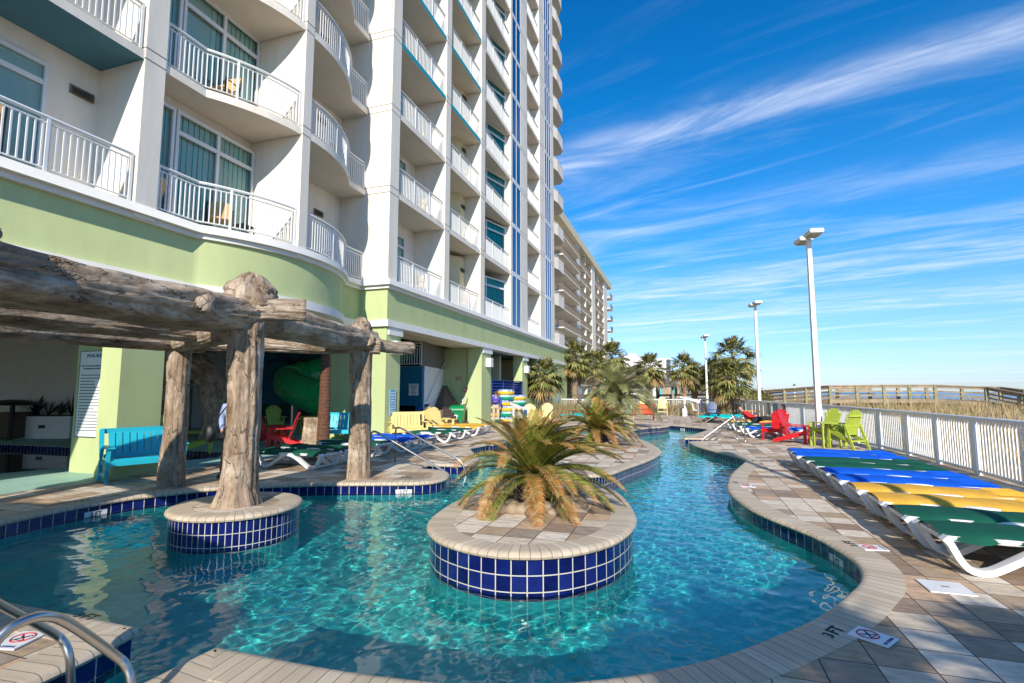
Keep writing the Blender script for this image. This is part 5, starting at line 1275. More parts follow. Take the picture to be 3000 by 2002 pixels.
# ------------------------------------------------------------------ signs, boxes and fittings
WH=Mt('sign_white',(.80,.80,.80),.5,var=.02);NV=Mt('sign_navy',(.01,.03,.16),.5);BK=Mt('sign_black',(.012,.012,.014),.6);RD=Mt('sign_red',(.55,.02,.02),.5);LB=Mt('sign_light_blue',(.10,.36,.58),.5);GY=Mt('text_grey',(.22,.22,.26),.6);TB=Mt('sign_teal_blue',(.01,.14,.24),.5);BG=Mt('sign_beige',(.62,.50,.38),.5);MR=Mt('sign_maroon',(.25,.02,.02),.5)
def sign(name,label,loc,rz,w_,h,bg,lines=(),edge=None,bars=(),tilt=0,cat='sign'):
    """flat board whose face looks along local -Y; lines = (text,size,x,z,mat)"""
    t=thing(name,label,cat,loc,rz);mb=MB();mb.box(-w_/2,-.012,-h/2,w_/2,.012,h/2);o=obj('board',mb,bg,t)
    if edge:
        mb=MB();e=.012
        for q in ((-w_/2,-h/2,w_/2,-h/2+e),(-w_/2,h/2-e,w_/2,h/2),(-w_/2,-h/2+e,-w_/2+e,h/2-e),(w_/2-e,-h/2+e,w_/2,h/2-e)): mb.box(q[0],-.016,q[1],q[2],-.0125,q[3])
        obj('border',mb,edge,o)
    for tx,s,x,z,m in lines: text(tx,s,t,m,(x,-.015,z),(pi/2,0,0))
    if bars:
        mb=MB()
        for x0,x1,z,hh in bars: mb.box(x0,-.0145,z-hh/2,x1,-.0125,z+hh/2)
        obj('small_print',mb,GY if bg in (WH,) else WH,o)
    return t
rg=random.Random(2);bars=[]
for k in range(19):
    z=.40-.066*k;bars.append((-.47,-.47+rg.uniform(.42,.86),z,.022))
sign('rules_sign','white pool rules board on the green pillar beside the turquoise bench',(-12.06,7.72,1.70),0,1.06,1.86,WH,[('POOL RULES',.10,-.03,.82,NV),('SWIM AT YOUR OWN RISK. OWNERS AND MANAGEMENT',.034,-.02,.60,NV),('NOT RESPONSIBLE FOR ACCIDENTS OR INJURIES',.034,-.02,.54,NV)],NV,bars)
sign('notice_sign','light blue do not reserve chairs notice on the green pillar behind the yellow bench',(-9.945,16.28,1.36),pi/2,.38,.92,LB,[('DO NOT',.07,0,.34,WH),('RESERVE',.07,0,.24,WH),('POOL',.07,0,.14,WH),('CHAIRS',.07,0,.04,WH)],WH,[(-.18,.18,-.05,.02),(-.12,.12,-.14,.03),(-.14,.14,-.22,.03),(-.16,.16,-.31,.025),(-.16,.16,-.37,.02)])
sign('hours_sign','white slide hours sign on the dark blue fountain wall',(-11.72,20.98,1.83),0,.50,.56,WH,[('SLIDE HOURS',.062,0,.2,RD),('SEASONAL',.07,0,.11,NV),('APRIL',.07,0,.03,NV),('Thru',.06,0,-.05,NV),('AUGUST',.07,0,-.13,NV),('CLOSED',.065,0,-.22,RD)],GY)
t=sign('closed_sign','blue and white pool closed sign hung on a chain across the stairs',(-11.35,21.3,.98),.25,.5,.38,WH,[('CLOSED',.10,0,-.08,TB),('POOL',.075,0,.055,WH)],NV)
mb=MB();mb.box(-.23,-.0135,.0,.23,-.0125,.17);obj('header_band',mb,NV,t);mb=MB();mb.tube([(-.25,0,.18),(-.45,.02,.34)],.008,5);mb.tube([(.25,0,.18),(.5,.02,.3)],.008,5);obj('chain',mb,M['steel'],t)
sign('exit_sign','small beige exit sign on the green wall above the recycling bin',(-11.35,25.18,2.42),0,.36,.24,BG,[('EXIT',.15,0,0,MR)],MR)
sign('blue_rules_sign','tall narrow blue rules board on the green end wall by the shaggy palm',(-9.965,42.6,1.66),pi/2,.75,1.75,LB,[('POOL RULES',.1,0,.76,NV)],NV,[(-.3,.3,.62-.085*k,.04) for k in range(16)])
t=thing('fire_alarm','small red fire alarm box on the sunlit edge of the green wall','alarm box',(-10.98,25.17,1.84));mb=MB();mb.box(-.1,-.05,-.1,.1,.02,.1);obj('box',mb,Mt('alarm_red',(.55,.12,.10),.5),t)
mb=MB();mb.box(-.07,-.055,-.02,.07,-.0505,.03);obj('pull_bar',mb,WH,t)
t=thing('extinguisher_cabinet','recessed fire extinguisher cabinet low on the green wall','cabinet',(-11.05,25.17,.92))
for q in ((-.16,-.2,-.12,.2),(.12,-.2,.16,.2),(-.12,.16,.12,.2),(-.12,-.2,.12,-.16)):
    pass
mb=MB()
for q in ((-.16,-.2,-.12,.2),(.12,-.2,.16,.2),(-.12,.16,.12,.2),(-.12,-.2,.12,-.16)): mb.box(q[0],-.04,q[1],q[2],.02,q[3])
obj('frame',mb,BG,t);mb=MB();mb.lathe([(.05,-.14),(.06,-.1),(.06,.06),(.02,.1)],(0,0,0),10);obj('extinguisher',mb,RD,t)
p=(-9.94,17.0,3.3)
for k,(y,z,l) in enumerate(((16.3,3.32,'white speaker box on the pillar above the light blue notice'),(25.75,3.28,'white speaker box on the middle arcade pillar beside the louvres'),(32.8,3.2,'white speaker box on the far arcade pillar by the shaggy palm'))):
    t=thing('speaker_box',l,'speaker',(-9.95,y,z),0,'white speaker boxes on the arcade pillars');mb=MB();mb.prism([(0,-.26),(.28,-.22),(.28,.22),(0,.26)],-.24,.24);obj('housing',mb,M['rail'],t,bevel=.03)
    mb=MB();mb.box(.281,.08,.02,.284,.17,.12);obj('badge',mb,M['vent'],t)
t=thing('meter_box','grey electric box with a conduit on the green wall behind the blue louvres','electric box',(-12.58,28.9,2.9));mb=MB();mb.box(0,-.3,-.4,.14,.3,.4);obj('box',mb,M['vent'],t);mb=MB();mb.tube([(.05,0,-.4),(.05,0,-1.5)],.03,6);obj('conduit',mb,M['vent'],t)
t=thing('louvre_screen','dark blue horizontal louvre screen behind the swim tubes','screen');lv=Mt('louvre_blue',(.008,.05,.28),.4,spec=.6)
mb=MB()
for k in range(6):
    z=1.36+.165*k;mb.face([(-10.12,26.45,z+.15),(-10.12,32.15,z+.15),(-9.98,32.15,z),(-9.98,26.45,z)]);mb.bar((-9.98,26.45,z),(-9.98,32.15,z),.02,.03)
obj('slats',mb,lv,t)
for y in (26.5,28.4,30.3,32.1):
    mb=MB();mb.box(-9.99,y-.04,1.3,-9.94,y+.04,2.38);obj('post',mb,lv,t)
mb=MB();mb.box(-10.15,26.45,2.36,-9.93,32.15,2.40);obj('top_cap',mb,lv,t)
# fence signs (facing the deck)
for y,wd,hh,bg,l,nm in ((31.6,.42,.62,Mt('sign_taupe',(.36,.34,.27),.6),'taupe notice on the white board fence, nearest the far palms','notice_sign'),(30.2,.62,.62,TB,'dark blue notice with white writing on the white board fence','notice_sign'),(28.75,.42,.66,Mt('sign_plum',(.22,.07,.07),.6),'dark red notice on the white board fence behind the tallest lamp post','notice_sign')):
    x=4.84-(y-28.25)*.1024-.05;sign(nm,l,(x,y,.78),-pi/2+.1,wd,hh,bg,(),None,[(-wd*.4,-wd*.05,.2-.11*k,.03) for k in range(4)]+[(wd*.05,wd*.4,.2-.11*k,.03) for k in range(4)])
# recycling bin
t=thing('recycling_bin','green wheeled recycling bin with a white recycling symbol by the arcade stairs','recycling bin',(-11.05,24.3,0),.25);gb=Mt('bin_green',(.004,.22,.07),.35,spec=.5)
mb=MB();z0,z1=.06,.80
i=[mb.av(p) for p in ((-.32,-.3,z0),(.32,-.3,z0),(.34,.32,z0),(-.34,.32,z0),(-.38,-.36,z1),(.38,-.36,z1),(.40,.36,z1),(-.40,.36,z1))]
for q in ((0,3,2,1),(4,5,6,7),(0,1,5,4),(1,2,6,5),(2,3,7,6),(3,0,4,7)): mb.fi([i[k] for k in q])
obj('body',mb,gb,t,bevel=.04)
mb=MB();mb.sweep([(-.42,0,.8),(.42,0,.8)],[(.40*cos(pi*k/10),.26*sin(pi*k/10)) for k in range(11)]+[(-.4,-.05),(.4,-.05)]);obj('lid',mb,gb,t,smooth=True)
for sx in (-1,1):
    mb=MB();mb.tube([(sx*.36,.36,.1),(sx*.43,.36,.1)],.1,12);obj('wheel',mb,M['black'],t)
s=MB()
for k in range(3):
    a0=pi/2+2*pi*k/3;s.bar((.09*cos(a0-.55),-.352,.47+.09*sin(a0-.55)),(.09*cos(a0+.75),-.352,.47+.09*sin(a0+.75)),.012,.045,up=(cos(a0),0,sin(a0)))
    c=Vector((.09*cos(a0+.9),-.356,.47+.09*sin(a0+.9)));u=Vector((-sin(a0+.9),0,cos(a0+.9)));v=Vector((cos(a0+.9),0,sin(a0+.9)));s.face([c+v*.055,c-v*.055,c+u*.07])
obj('recycling_symbol',s,WH,t)
# stacked swim tubes
tb_y=Mt('tube_yellow',(.78,.50,.05),.3,spec=.6);tb_g=Mt('tube_green',(.0,.27,.16),.3,spec=.6)
def pattern(name,c1,c2):
    m=newmat(name);nt=m.node_tree;b=nt.nodes['Principled BSDF'];tc=N(nt,'ShaderNodeTexCoord');no=N(nt,'ShaderNodeTexNoise');no.inputs['Scale'].default_value=9;no.inputs['Distortion'].default_value=1.5;nt.links.new(tc.outputs['Object'],no.inputs['Vector'])
    rp=N(nt,'ShaderNodeValToRGB');rp.color_ramp.interpolation='CONSTANT';e=rp.color_ramp.elements;e[0].color=(*c1,1);e[1].position=.5;e[1].color=(*c2,1);nt.links.new(no.outputs[0],rp.inputs[0]);nt.links.new(rp.outputs[0],b.inputs['Base Color']);b.inputs['Roughness'].default_value=.35;return m
pt_b=pattern('tube_blue_print',(.02,.10,.42),(.62,.70,.75));pt_w=pattern('tube_white_print',(.72,.78,.78),(.30,.50,.52))
def tubering(col,label):
    t=thing('swim_tube',label,'swim tube',(0,0,0),0,'stacked swim tubes')
    Rr,r=.33,.165
    for nm,a0,a1,m in (('tube_base',pi*1.02,2*pi*1.0-.02+.35,tb_y if col=='y' else tb_g),('tube_top',.33,pi*1.02,pt_b if col=='y' else pt_w)):
        mb=MB();n,m_=30,9;rows=[]
        for k in range(n):
            th=2*pi*k/n;pf=1+.05*abs(sin(th*3));row=[]
            for j in range(m_+1):
                a=a0+(a1-a0)*j/m_;rr=Rr+r*pf*cos(a);row.append(mb.av((rr*cos(th),rr*sin(th),r+r*.95*sin(a))))
            rows.append(row)
        for k in range(n):
            for j in range(m_): mb.fi([rows[k][j],rows[(k+1)%n][j],rows[(k+1)%n][j+1],rows[k][j+1]])
        obj(nm,mb,m,t,smooth=2)
    return reg(t)
TP={};lv_n=['at the bottom','second from the bottom','third from the bottom','fourth from the bottom','fifth from the bottom','on top']
for ci,(px,cn) in enumerate(((1443,'behind the man with the phone'),(1482,'in the middle stack'),(1517,'in the stack nearest the white pool lift'))):
    seq=[['g','y','g','g','y'],['y','g','y','y','g','y'],['g','y','y','g','y']][ci]
    for k,c in enumerate(seq):
        q=W(px+random.uniform(-3,3),1147,28.8+.3*ci);l='%s swim tube %s, %s'%('yellow' if c=='y' else 'green',lv_n[k] if k<len(seq)-1 else 'on top',cn)
        loc=(q.x,q.y,.01+.305*k)
        if c not in TP: TP[c]=tubering(c,l);TP[c].location=loc
        else: dup(TP[c],loc,random.uniform(0,6),l)
# pool lifts
def lift(loc,rz,label,sc_,cover):
    t=thing('pool_lift',label,'pool lift',loc,rz,None,sc_)
    mb=MB();mb.box(-.14,-.14,0,.14,.14,.55);mb.tube([(0,0,.5),(0,0,1.25)],.06,10);obj('mast',mb,M['rail'],t)
    mb=MB();mb.bar((0,0,1.3),(0,-1.05,1.02),.16,.16);mb.bar((0,.02,1.3),(0,.3,1.35),.1,.1);obj('arm',mb,M['rail'],t)
    mb=MB();mb.box(-.08,-1.16,.3,.08,-1.08,1.05);obj('battery_cover',mb,cover,t)
    mb=MB();mb.box(-.24,-1.0,.42,.24,-.6,.47);mb.bar((0,-.62,.45),(0,-.52,.95),.46,.04,up=(0,1,0));obj('chair_seat',mb,M['whiteplastic'],t)
    mb=MB();mb.tube([(0,-1.05,1.0),(0,-.85,.75),(0,-.8,.45)],.025,7);obj('hanger',mb,M['steel'],t)
lift((-7.75,23.6,0),.95,'white pool lift with a blue cover standing in front of the swim tubes',.85,Mt('lift_blue',(.02,.11,.36),.6))
p=W(2005,1147,36.5);lift((p.x,p.y,0),1.35,'pool lift with a navy cover at the far end of the deck',1.0,Mt('lift_navy',(.01,.05,.28),.6))
# depth markings and no-diving tiles
mt=Mt('black_marking',(.012,.012,.012),.7)
tag_n=0
def depthmark(px,py,ang,label,grp='depth markings on the coping'):
    x,y=G(px,py,.014);t=thing('depth_marking',label,'depth marking',(x,y,.0125),ang,grp)
    text('3',.105,t,mt,(-.075,-.004,0),(0,0,0),ext=.0012);text('FT',.125,t,mt,(.045,0,0),(0,0,0),ext=.0012);return t
def nodive(px,py,ang,label):
    x,y=G(px,py,.008);t=thing('no_diving_tile',label,'floor tile',(x,y,.006),ang,'no diving tiles');mb=MB();mb.box(-.1,-.125,0,.1,.125,.01);obj('tile',mb,WH,t)
    mb=MB();mb.tube([(.068*cos(a),.03+.068*sin(a),.0105) for a in [2*pi*k/24 for k in range(24)]],.0055,4,closed=True);mb.bar((-.048,.078,.0105),(.048,-.018,.0105),.010,.003);obj('prohibition_ring',mb,RD,t)
    mb=MB();mb.bar((-.03,.0,.0108),(.03,.055,.0108),.013,.003);mb.bar((-.03,.05,.0108),(.0,.03,.0108),.009,.003);mb.ball((.036,.062,.011),(.009,.009,.002),8,4);mb.bar((-.045,-.005,.0108),(.03,-.012,.0108),.006,.003);obj('diver_symbol',mb,BK,t)
    text('NO DIVING',.030,t,NV,(0,-.098,.0108),(0,0,0),ext=.001)
depthmark(2440,1851,R(55),'large black 3 FT marking on the coping at the near right bend')
depthmark(2492,1592,R(101),'black 3 FT marking on the coping beside the near green loungers')
nodive(2557,1867,R(55),'no diving tile next to the large 3 FT marking at the near right bend');nodive(2556,1606,R(101),'no diving tile beside the near green loungers')
depthmark(2155,1413,R(95),'black 3 FT marking on the coping at the narrow bend near the blue loungers');depthmark(2207,1350,R(60),'black 3 FT marking on the coping near the red chairs')
depthmark(1190,1398,R(20),'black depth marking on the coping by the rear log post');depthmark(240,1466,R(70),'black depth marking on the coping near the turquoise bench')
nodive(2190,1425,R(95),'no diving tile at the narrow bend near the blue loungers')
x,y=G(250,1806,.014);t=thing('depth_marking','black depth marking on the coping in the near left corner','depth marking',(x,y,.0125),0,'depth markings on the coping');text('FT',.125,t,mt,(.045,0,0),(0,0,0),ext=.0012);text('3',.105,t,mt,(-.075,0,0),(0,0,0),ext=.0012)
nodive(55,1878,R(15),'no diving tile under the steel handrails in the near left corner')
# tile depth labels set in the waterline band
def wlabel(px,py,label,tx='3 FT'):
    g=Vector(G(px,py,-.15));k=min(range(len(POOLC)),key=lambda i:(Vector(POOLC[i])-g).length);nr=normals(POOLC)[k];p=Vector(POOLC[k])-nr*.006
    t=thing('depth_tile',label,'depth tile',(p.x,p.y,-.165),math.atan2(nr.y,nr.x)-pi/2,'white depth tiles at the waterline')
    mb=MB();mb.box(-.155,-.004,-.055,.155,.004,.035);obj('tile',mb,WH,t);text(tx,.085,t,BK,(0,-.0055,-.012),(pi/2,0,0),ext=.001)
wlabel(1185,1442,'white 3 FT depth tile at the waterline below the rear log post');wlabel(280,1500,'white depth tile at the waterline below the turquoise bench');wlabel(2465,1640,'white 3 FT depth tile at the waterline below the near green loungers');wlabel(2030,1256,'white depth tile in the far pool wall')
x,y=G(2770,1725);t=thing('skimmer_lid','square white skimmer lid set in the paving by the near green loungers','lid',(x,y,.004),0);mb=MB();mb.box(-.17,-.16,0,.17,.16,.012);obj('lid',mb,M['whiteplastic'],t,bevel=.004);mb=MB();mb.box(-.03,-.012,.0121,.03,.012,.015);obj('finger_pull',mb,M['vent'],t)
# ------------------------------------------------------------------ woven chairs on the balconies
tan=Mt('woven_tan',(.62,.40,.17),.7,var=.2,scale=40,stretch=(1,1,1));met=Mt('dark_chair_frame',(.05,.045,.04),.5)
def bchair(label):
    t=thing('woven_chair',label,'chair',(0,0,0),0,'tan woven chairs on the hotel balconies')
    mb=MB();mb.box(-.25,-.25,.40,.25,.25,.44);obj('seat',mb,tan,t);mb=MB();mb.bar((0,.24,.42),(0,.40,1.02),.48,.03,up=(0,1,.2));obj('backrest',mb,tan,t)
    for s in (-1,1):
        mb=MB();mb.tube([(s*.28,-.26,0),(s*.28,-.24,.64),(s*.28,.32,.66)],.02,6);mb.tube([(s*.28,.3,0),(s*.28,.28,.5),(s*.28,.40,1.0)],.02,6);obj('leg',mb,met,t)
    return reg(t)
fln=['lowest','second','third','fourth','fifth'];bc=None
cl=[('left corner',0,-11.75,3.4,-1.2),('left corner',0,-11.6,5.2,-1.9),('left corner',1,-11.7,5.4,-1.6),('curved',0,-11.3,9.9,.9),('curved',0,-11.9,8.35,-1.0),('curved',1,-11.3,9.75,.2),('curved',2,-11.3,10.3,.8),('inner curved',1,-11.55,14.2,-1.5),('inner curved',0,-11.5,14.3,-1.2)]
for cn,yy in (('first straight',19.3),('second straight',23.7)):
    for k in range(4): cl.append((cn+' column',k,-10.75,yy+random.uniform(-.2,.2),random.uniform(-.8,.6)))
for k,(cn,f,x,y,rz) in enumerate(cl):
    lb='tan woven chair on the %s %s balcony of the hotel'%(fln[f],cn)
    if k==0: lb+=', left of its pair'
    if k==1: lb+=', right of its pair'
    if k==3: lb+=', right of the doors'
    if k==4: lb+=', by the left side light'
    loc=(x,y,(Z0 if f==0 else ZB[f-1]+TH)+.004)
    if bc is None: bc=bchair(lb);bc.location=loc;bc.rotation_euler[2]=rz
    else: dup(bc,loc,rz,lb)
for k,(x,y,f,l) in enumerate(((-11.2,10.55,0,'small dark side table on the lowest curved balcony'),(-11.2,10.6,1,'small dark side table on the second curved balcony'))):
    t=thing('side_table',l,'table',(x,y,(Z0 if f==0 else ZB[f-1]+TH)+.004),0,'balcony side tables');mb=MB();mb.box(-.22,-.22,.42,.22,.22,.45);obj('tabletop',mb,met,t)
    for sx in (-1,1):
        for sy in (-1,1): mb=MB();mb.box(sx*.19-.015,sy*.19-.015,0,sx*.19+.015,sy*.19+.015,.42);obj('leg',mb,met,t)

# ------------------------------------------------------------------ people
def skinbody(name,verts,edges,rad,mat,parent,root=0,sub=2):
    me=bpy.data.meshes.new(name);me.from_pydata(verts,edges,[]);o=bpy.data.objects.new(name,me);COL.objects.link(o)
    md=o.modifiers.new('skin','SKIN')
    if not me.skin_vertices: me.attributes  # layer is made with the modifier
    for k,r in enumerate(rad):
        sv=me.skin_vertices[0].data[k];sv.radius=(r,r) if not isinstance(r,tuple) else r;sv.use_root=(k==root)
    md.use_smooth_shade=True
    s=o.modifiers.new('sub','SUBSURF');s.levels=s.render_levels=sub
    dg=bpy.context.evaluated_depsgraph_get();m2=bpy.data.meshes.new_from_object(o.evaluated_get(dg));bpy.data.objects.remove(o)
    m2.materials.clear();m2.materials.append(mat);m2.polygons.foreach_set('use_smooth',[True]*len(m2.polygons));m2.polygons.foreach_set('material_index',[0]*len(m2.polygons))
    q=bpy.data.objects.new(name,m2);COL.objects.link(q);q.parent=parent;return q
SK=Mt('skin',(.52,.29,.20),.55,var=.06,sub=.05)
def person(label,J,loc,rz,shirt,pants,hair,shoes,hand_grip=None,sc_=1.0):
    """J: joint dict (metres, facing -Y). one skinned body; clothes and hair are children"""
    t=thing('person',label,'person',loc,rz,None,sc_)
    names=list(J);ix={n:k for k,n in enumerate(names)}
    E=[('pelvis','waist'),('waist','chest'),('chest','neck'),('neck','jaw'),('jaw','head'),('head','crown')]
    for s in 'LR': E+=[('chest','sh'+s),('sh'+s,'el'+s),('el'+s,'wr'+s),('wr'+s,'ha'+s),('pelvis','hip'+s),('hip'+s,'kn'+s),('kn'+s,'an'+s),('an'+s,'to'+s)]
    RD_={'pelvis':(.145,.115),'waist':(.135,.105),'chest':(.155,.115),'neck':.055,'jaw':(.066,.075),'head':(.078,.094),'crown':(.058,.066)}
    for s in 'LR': RD_.update({'sh'+s:.062,'el'+s:.044,'wr'+s:.031,'ha'+s:(.040,.022),'hip'+s:.092,'kn'+s:.060,'an'+s:.042,'to'+s:.036})
    V=[Vector(J[n]) for n in names]
    ed=[(ix[a],ix[b]) for a,b in E]
    # five fingers on each hand
    rad=[RD_[n] for n in names]
    for s in 'LR':
        w0=Vector(J['wr'+s]);h0=Vector(J['ha'+s]);d=(h0-w0).normalized();sd=d.cross(Vector((0,1,.2))).normalized();cd=Vector(J.get('curl'+s,(0,-1,0))) if False else d.cross(sd)
        for k in range(5):
            if k<4: b0=h0+sd*(.024*(k-1.5))+d*.02;f1=b0+d*(.045-.004*abs(k-1.4))+cd*.006;f2=f1+d*.03+cd*.022
            else: b0=h0-d*.035+sd*.036;f1=b0+sd*.03+d*.03;f2=f1+d*.028+cd*.008
            i0=len(V);V+=[b0,f1,f2];rad+=[.0095,.0088,.0075];ed+=[(ix['ha'+s],i0),(i0,i0+1),(i0+1,i0+2)]
    body=skinbody('body',[v[:] for v in V],ed,rad,SK,t,ix['pelvis'])
    def garment(nm,keys,edges,f,mat):
        kx={n:k for k,n in enumerate(keys)};vs=[J[n] if isinstance(n,str) else n for n in keys];rr=[]
        for n in keys:
            r=f.get(n,RD_[n]);r=r if isinstance(r,tuple) else (r,r);rr.append(r)
        return skinbody(nm,[tuple(v) for v in vs],[(kx[a],kx[b]) for a,b in edges],rr,mat,t,0)
    kk=['pelvis','waist','chest'];ee=[('pelvis','waist'),('waist','chest')]
    for s in 'LR': kk+=['sh'+s,'el'+s,'wr'+s];ee+=[('chest','sh'+s),('sh'+s,'el'+s),('el'+s,'wr'+s)]
    f={'pelvis':(.165,.135),'waist':(.165,.135),'chest':(.178,.135)}
    for s in 'LR': f.update({'sh'+s:.082,'el'+s:.062,'wr'+s:.046})
    if shirt: garment('shirt',kk,ee,f,shirt)
    kk=['pelvis'];ee=[]
    for s in 'LR': kk+=['hip'+s,'kn'+s,'an'+s];ee+=[('pelvis','hip'+s),('hip'+s,'kn'+s),('kn'+s,'an'+s)]
    f={'pelvis':(.158,.128)}
    for s in 'LR': f.update({'hip'+s:.112,'kn'+s:.083,'an'+s:.068})
    if pants: garment('trousers',kk,ee,f,pants)
    for s in 'LR':
        a=Vector(J['an'+s]);b=Vector(J['to'+s]);mb=MB();d=(b-a);d2=Vector((d.x,d.y,0));d2=d2.normalized() if d2.length>.03 else d.normalized()
        skinbody('shoe',[tuple(a-d2*.05+Vector((0,0,-.03)) if abs(d.z)<.2 else a),tuple(a.lerp(b,.5)),tuple(b+d*.25)],[(0,1),(1,2)],[.05,.046,.040],shoes,t,0,1)
    hd=Vector(J['head']);cr=Vector(J['crown']);ax=(cr-hd).normalized();fw_=Vector(J['face']).normalized() if 'face' in J else Vector((0,-1,0))
    return t,hd,ax,fw_
def headparts(t,hd,ax,fw,hairmat):
    sd=ax.cross(fw).normalized();mb=MB();n,m=16,9
    rows=[]
    for k in range(m+1):
        ph=pi*.60*k/m;row=[]
        for j in range(n):
            th=2*pi*j/n;dr=ax*cos(ph)+(fw*cos(th)+sd*sin(th))*sin(ph)
            front=max(0,dr.dot(fw));ext=1 if (dr.dot(ax)>.30 or front<.35) else .80
            row.append(mb.av(hd+ax*.03+(ax*(dr.dot(ax))*.122+fw*dr.dot(fw)*.106+sd*dr.dot(sd)*.092)*ext))
        rows.append(row)
    for k in range(m):
        for j in range(n): mb.fi([rows[k][j],rows[k][(j+1)%n],rows[k+1][(j+1)%n],rows[k+1][j]])
    obj('hair',mb,hairmat,t,smooth=2)
    mb=MB()
    for s in (-1,1): c=hd+fw*.086+sd*s*.032+ax*.004;mb.ball(c,.011,8,5)
    obj('eyes',mb,BK,t);mb=MB();c=hd+fw*.098-ax*.025;mb.ball(c,(.012,.014,.02),8,5);mb.ball(hd+fw*.088-ax*.064,(.02,.008,.006),8,4);mb.ball(hd+sd*.083,(.012,.018,.028),8,5);mb.ball(hd-sd*.083,(.012,.018,.028),8,5);obj('face_features',mb,Mt('skin_rosy',(.45,.22,.16),.55),t,smooth=2)
# man looking at his phone
blu=Mt('blue_shirt',(.055,.055,.36),.8,var=.12,scale=12,bump=.1);khk=Mt('khaki_trousers',(.56,.41,.27),.85,var=.1,scale=10,bump=.1);hbr=Mt('brown_hair',(.10,.045,.02),.7,var=.3,scale=40);shb=Mt('brown_shoes',(.12,.06,.03),.5)
J={'pelvis':(0,0,.96),'waist':(0,0,1.12),'chest':(0,-.01,1.34),'neck':(0,-.03,1.50),'jaw':(0,-.10,1.55),'head':(0,-.10,1.63),'crown':(0,-.08,1.71),
 'shL':(-.19,-.01,1.42),'elL':(-.28,.0,1.14),'wrL':(-.06,-.25,1.17),'haL':(0,-.30,1.20),'shR':(.19,-.01,1.42),'elR':(.27,.05,1.13),'wrR':(.24,-.03,.90),'haR':(.23,-.06,.83),
 'hipL':(-.10,0,.92),'knL':(-.12,-.03,.50),'anL':(-.13,0,.09),'toL':(-.15,-.16,.04),'hipR':(.10,0,.92),'knR':(.12,-.04,.50),'anR':(.13,0,.09),'toR':(.16,-.16,.04)}
t,hd,ax,fw=person('man in blue shirt and khaki trousers looking at his phone by the swim tubes',J,(-9.75,26.6,0),.30,blu,khk,hbr,shb)
headparts(t,hd,Vector((0,-.22,.97)).normalized(),Vector((0,-.97,-.22)).normalized(),hbr)
o=thing('phone','dark phone in the hand of the man in the blue shirt','phone',(-9.75+.10,26.6-.31,1.235),.3);mb=MB();mb.box(-.036,-.05,-.006,.036,.07,.006);obj('body',mb,BK,o,bevel=.004);mb=MB();mb.box(-.032,-.045,.0061,.032,.065,.0068);obj('screen',mb,TB,o)
# man half hidden behind the knotted post
lbs=Mt('pale_blue_shirt',(.30,.38,.62),.8,var=.1,scale=10,bump=.1);brt=Mt('brown_trousers',(.24,.12,.055),.85,var=.12,scale=9,bump=.1)
J2=dict(J);J2.update({'shL':(-.20,.0,1.44),'elL':(-.27,.06,1.17),'wrL':(-.20,-.10,.95),'haL':(-.19,-.14,.88),'elR':(.27,.05,1.15),'wrR':(.26,-.08,.93),'haR':(.25,-.11,.86),'knL':(-.13,-.06,.5),'anL':(-.19,.02,.09),'toL':(-.22,-.13,.04),'jaw':(.01,-.07,1.57),'head':(.02,-.06,1.66),'crown':(.03,-.03,1.74)})
p=Vector(G(676,1401));t,hd,ax,fw=person('person in a pale blue shirt and brown trousers mostly hidden behind the knotted log post',J2,(p.x-.05,p.y+.08,0),.55,lbs,brt,hbr,shb)
headparts(t,hd,Vector((0,-.05,1)).normalized(),Vector((0,-1,-.05)).normalized(),hbr)
q=W(614,1272,10.4);t=thing('black_bag','black shoulder bag hanging at the hip of the person behind the knotted post','bag',(q.x,q.y,q.z-.18),.4)
mb=MB();mb.ball((0,0,.18),(.12,.08,.18),14,9);obj('bag_body',mb,M['black'],t,smooth=2);mb=MB();mb.tube([(.1,0,.32),(.18,-.02,.55),(.3,0,.72)],.014,6);obj('strap',mb,M['black'],t)
# child in teal beside the red chair, mostly behind the post
tl=Mt('teal_jumper',(.01,.25,.26),.8,var=.1);ging=Mt('ginger_hair',(.30,.08,.03),.7)
J3={k:(v[0]*.9,v[1],v[2]) for k,v in J.items()};J3.update({'elL':(-.22,.02,1.14),'wrL':(-.2,-.08,.92),'haL':(-.19,-.1,.86),'shR':(.17,-.01,1.42),'elR':(.30,-.04,1.2),'wrR':(.42,-.12,1.0),'haR':(.46,-.14,.94)})
p=Vector(G(722,1330));t,hd,ax,fw=person('child in a teal jumper mostly hidden behind the knotted log post, one arm showing',J3,(p.x,p.y,0),.4,tl,khk,ging,shb,None,.78)
headparts(t,hd,Vector((0,-.2,.97)).normalized(),Vector((0,-.97,-.2)).normalized(),ging)
# reclining person in red
rsh=Mt('red_shirt',(.58,.012,.02),.8,var=.1,scale=9);bkp=Mt('black_trousers',(.02,.02,.022),.85);cap=Mt('black_cap',(.015,.015,.016),.7)
J4={'pelvis':(0,0,.50),'waist':(-.16,0,.60),'chest':(-.38,0,.76),'neck':(-.52,0,.90),'jaw':(-.54,0,.95),'head':(-.60,0,1.02),'crown':(-.66,0,1.08),
 'shL':(-.42,-.2,.80),'elL':(-.22,-.32,.62),'wrL':(0,-.24,.64),'haL':(.06,-.2,.66),'shR':(-.42,.2,.80),'elR':(-.2,.32,.62),'wrR':(.02,.2,.66),'haR':(.08,.15,.67),
 'hipL':(.03,-.1,.48),'knL':(.46,-.12,.55),'anL':(.90,-.10,.49),'toL':(.93,-.12,.63),'hipR':(.03,.1,.48),'knR':(.46,.12,.58),'anR':(.88,.06,.52),'toR':(.92,.05,.66)}
t,hd,ax,fw=person('person in red shirt and black cap reclining on a far green lounger',J4,(2.95,24.9,.03),0,rsh,bkp,hbr,BK)
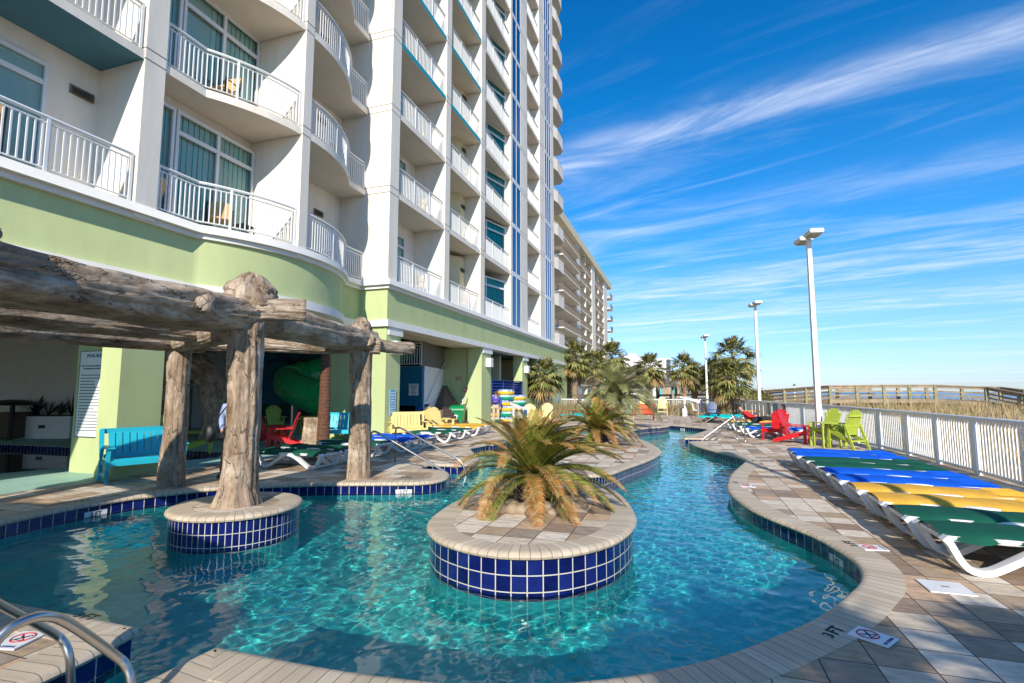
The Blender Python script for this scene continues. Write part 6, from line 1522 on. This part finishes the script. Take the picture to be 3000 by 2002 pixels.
headparts(t,hd,Vector((-.7,0,.7)),Vector((.7,0,.7)),hbr)
mb=MB();mb.ball(hd+Vector((-.035,0,.05)),(.115,.105,.085),14,8);mb.bar(hd+Vector((.04,0,.11)),hd+Vector((.14,0,.10)),.12,.012);obj('cap',mb,cap,t,smooth=True)
t=thing('raised_backrest','dark green raised lounger back behind the reclining person in red','lounger back',(2.2,24.9,.36));mb=MB();mb.bar((.28,0,0),(-.42,0,.62),.62,.03,up=(1,0,1));obj('sling',mb,FB['green'],t)
mb=MB();mb.tube([(.0,-.28,-.02),(-.2,-.28,.4)],.02,6);mb.tube([(.0,.28,-.02),(-.2,.28,.4)],.02,6);obj('prop',mb,M['whiteplastic'],t)
q=W(2205,1232,24.3);t=thing('water_bottle','clear water bottle on the white lounger frame beside the reclining person','bottle',(q.x,q.y,.385));mb=MB();mb.lathe([(.03,0),(.033,.02),(.033,.13),(.012,.17),(.012,.19)],n=12);obj('bottle_body',mb,M['glass'],t,smooth=True);mb=MB();mb.lathe([(.014,.19),(.014,.21)],n=10);obj('cap',mb,WH,t)
# bird high over the sea, tiny antenna mast
p=W(2328,1147,70);t=thing('mast','thin white mast standing beyond the boardwalk','mast',(p.x,p.y,-.2));mb=MB();mb.tube([(0,0,0),(0,0,2.7)],.09,6);obj('pole',mb,M['rail'],t);mb=MB();mb.ball((0,0,2.8),.18,8,5);obj('top',mb,M['vent'],t)

# ------------------------------------------------------------------ behind the camera: unseen hut added to shade the near left pool, and palms
t=thing('added_shade_hut','thatched bar hut behind the viewpoint that shades the near left of the pool','hut',(-6.9,-1.8,0))
th=Mt('thatch',(.30,.22,.11),.95,var=.4,scale=12,stretch=(3,3,1),bump=.6)
mb=MB()
c0=[(-3.6,-2.8),(3.3,-2.8),(3.3,1.0),(-3.6,1.0)]
for k in range(4):
    a=c0[k];b=c0[(k+1)%4];mb.face([(*a,3.0),(*b,3.0),(b[0]*.3,b[1]*.3-.5,4.1),(a[0]*.3,a[1]*.3-.5,4.1)]);mb.face([(*a,2.7),(*b,2.7),(*b,3.0),(*a,3.0)])
mb.face([(x*.3,y*.3-.5,4.1) for x,y in c0]);obj('roof',mb,th,t)
for x,y in ((-3.2,-2.4),(2.9,-2.4),(2.9,.6),(-3.2,.6)):
    mb=MB();mb.tube([(x,y,0),(x,y,3.1)],.12,9);obj('post',mb,M['wood'],t)
mb=MB();mb.box(-3.0,-2.2,0,2.7,-1.6,1.1);obj('counter',mb,M['wood'],t)
palm(4.4,-3.2,0,3.2,1.0,2,'palm behind the viewpoint shading the near right paving',gp,17,.2,1.0)
palm(3.0,-5.4,0,4.4,1.05,1,'slender palm farthest behind the viewpoint',gp,19,.2,.6)
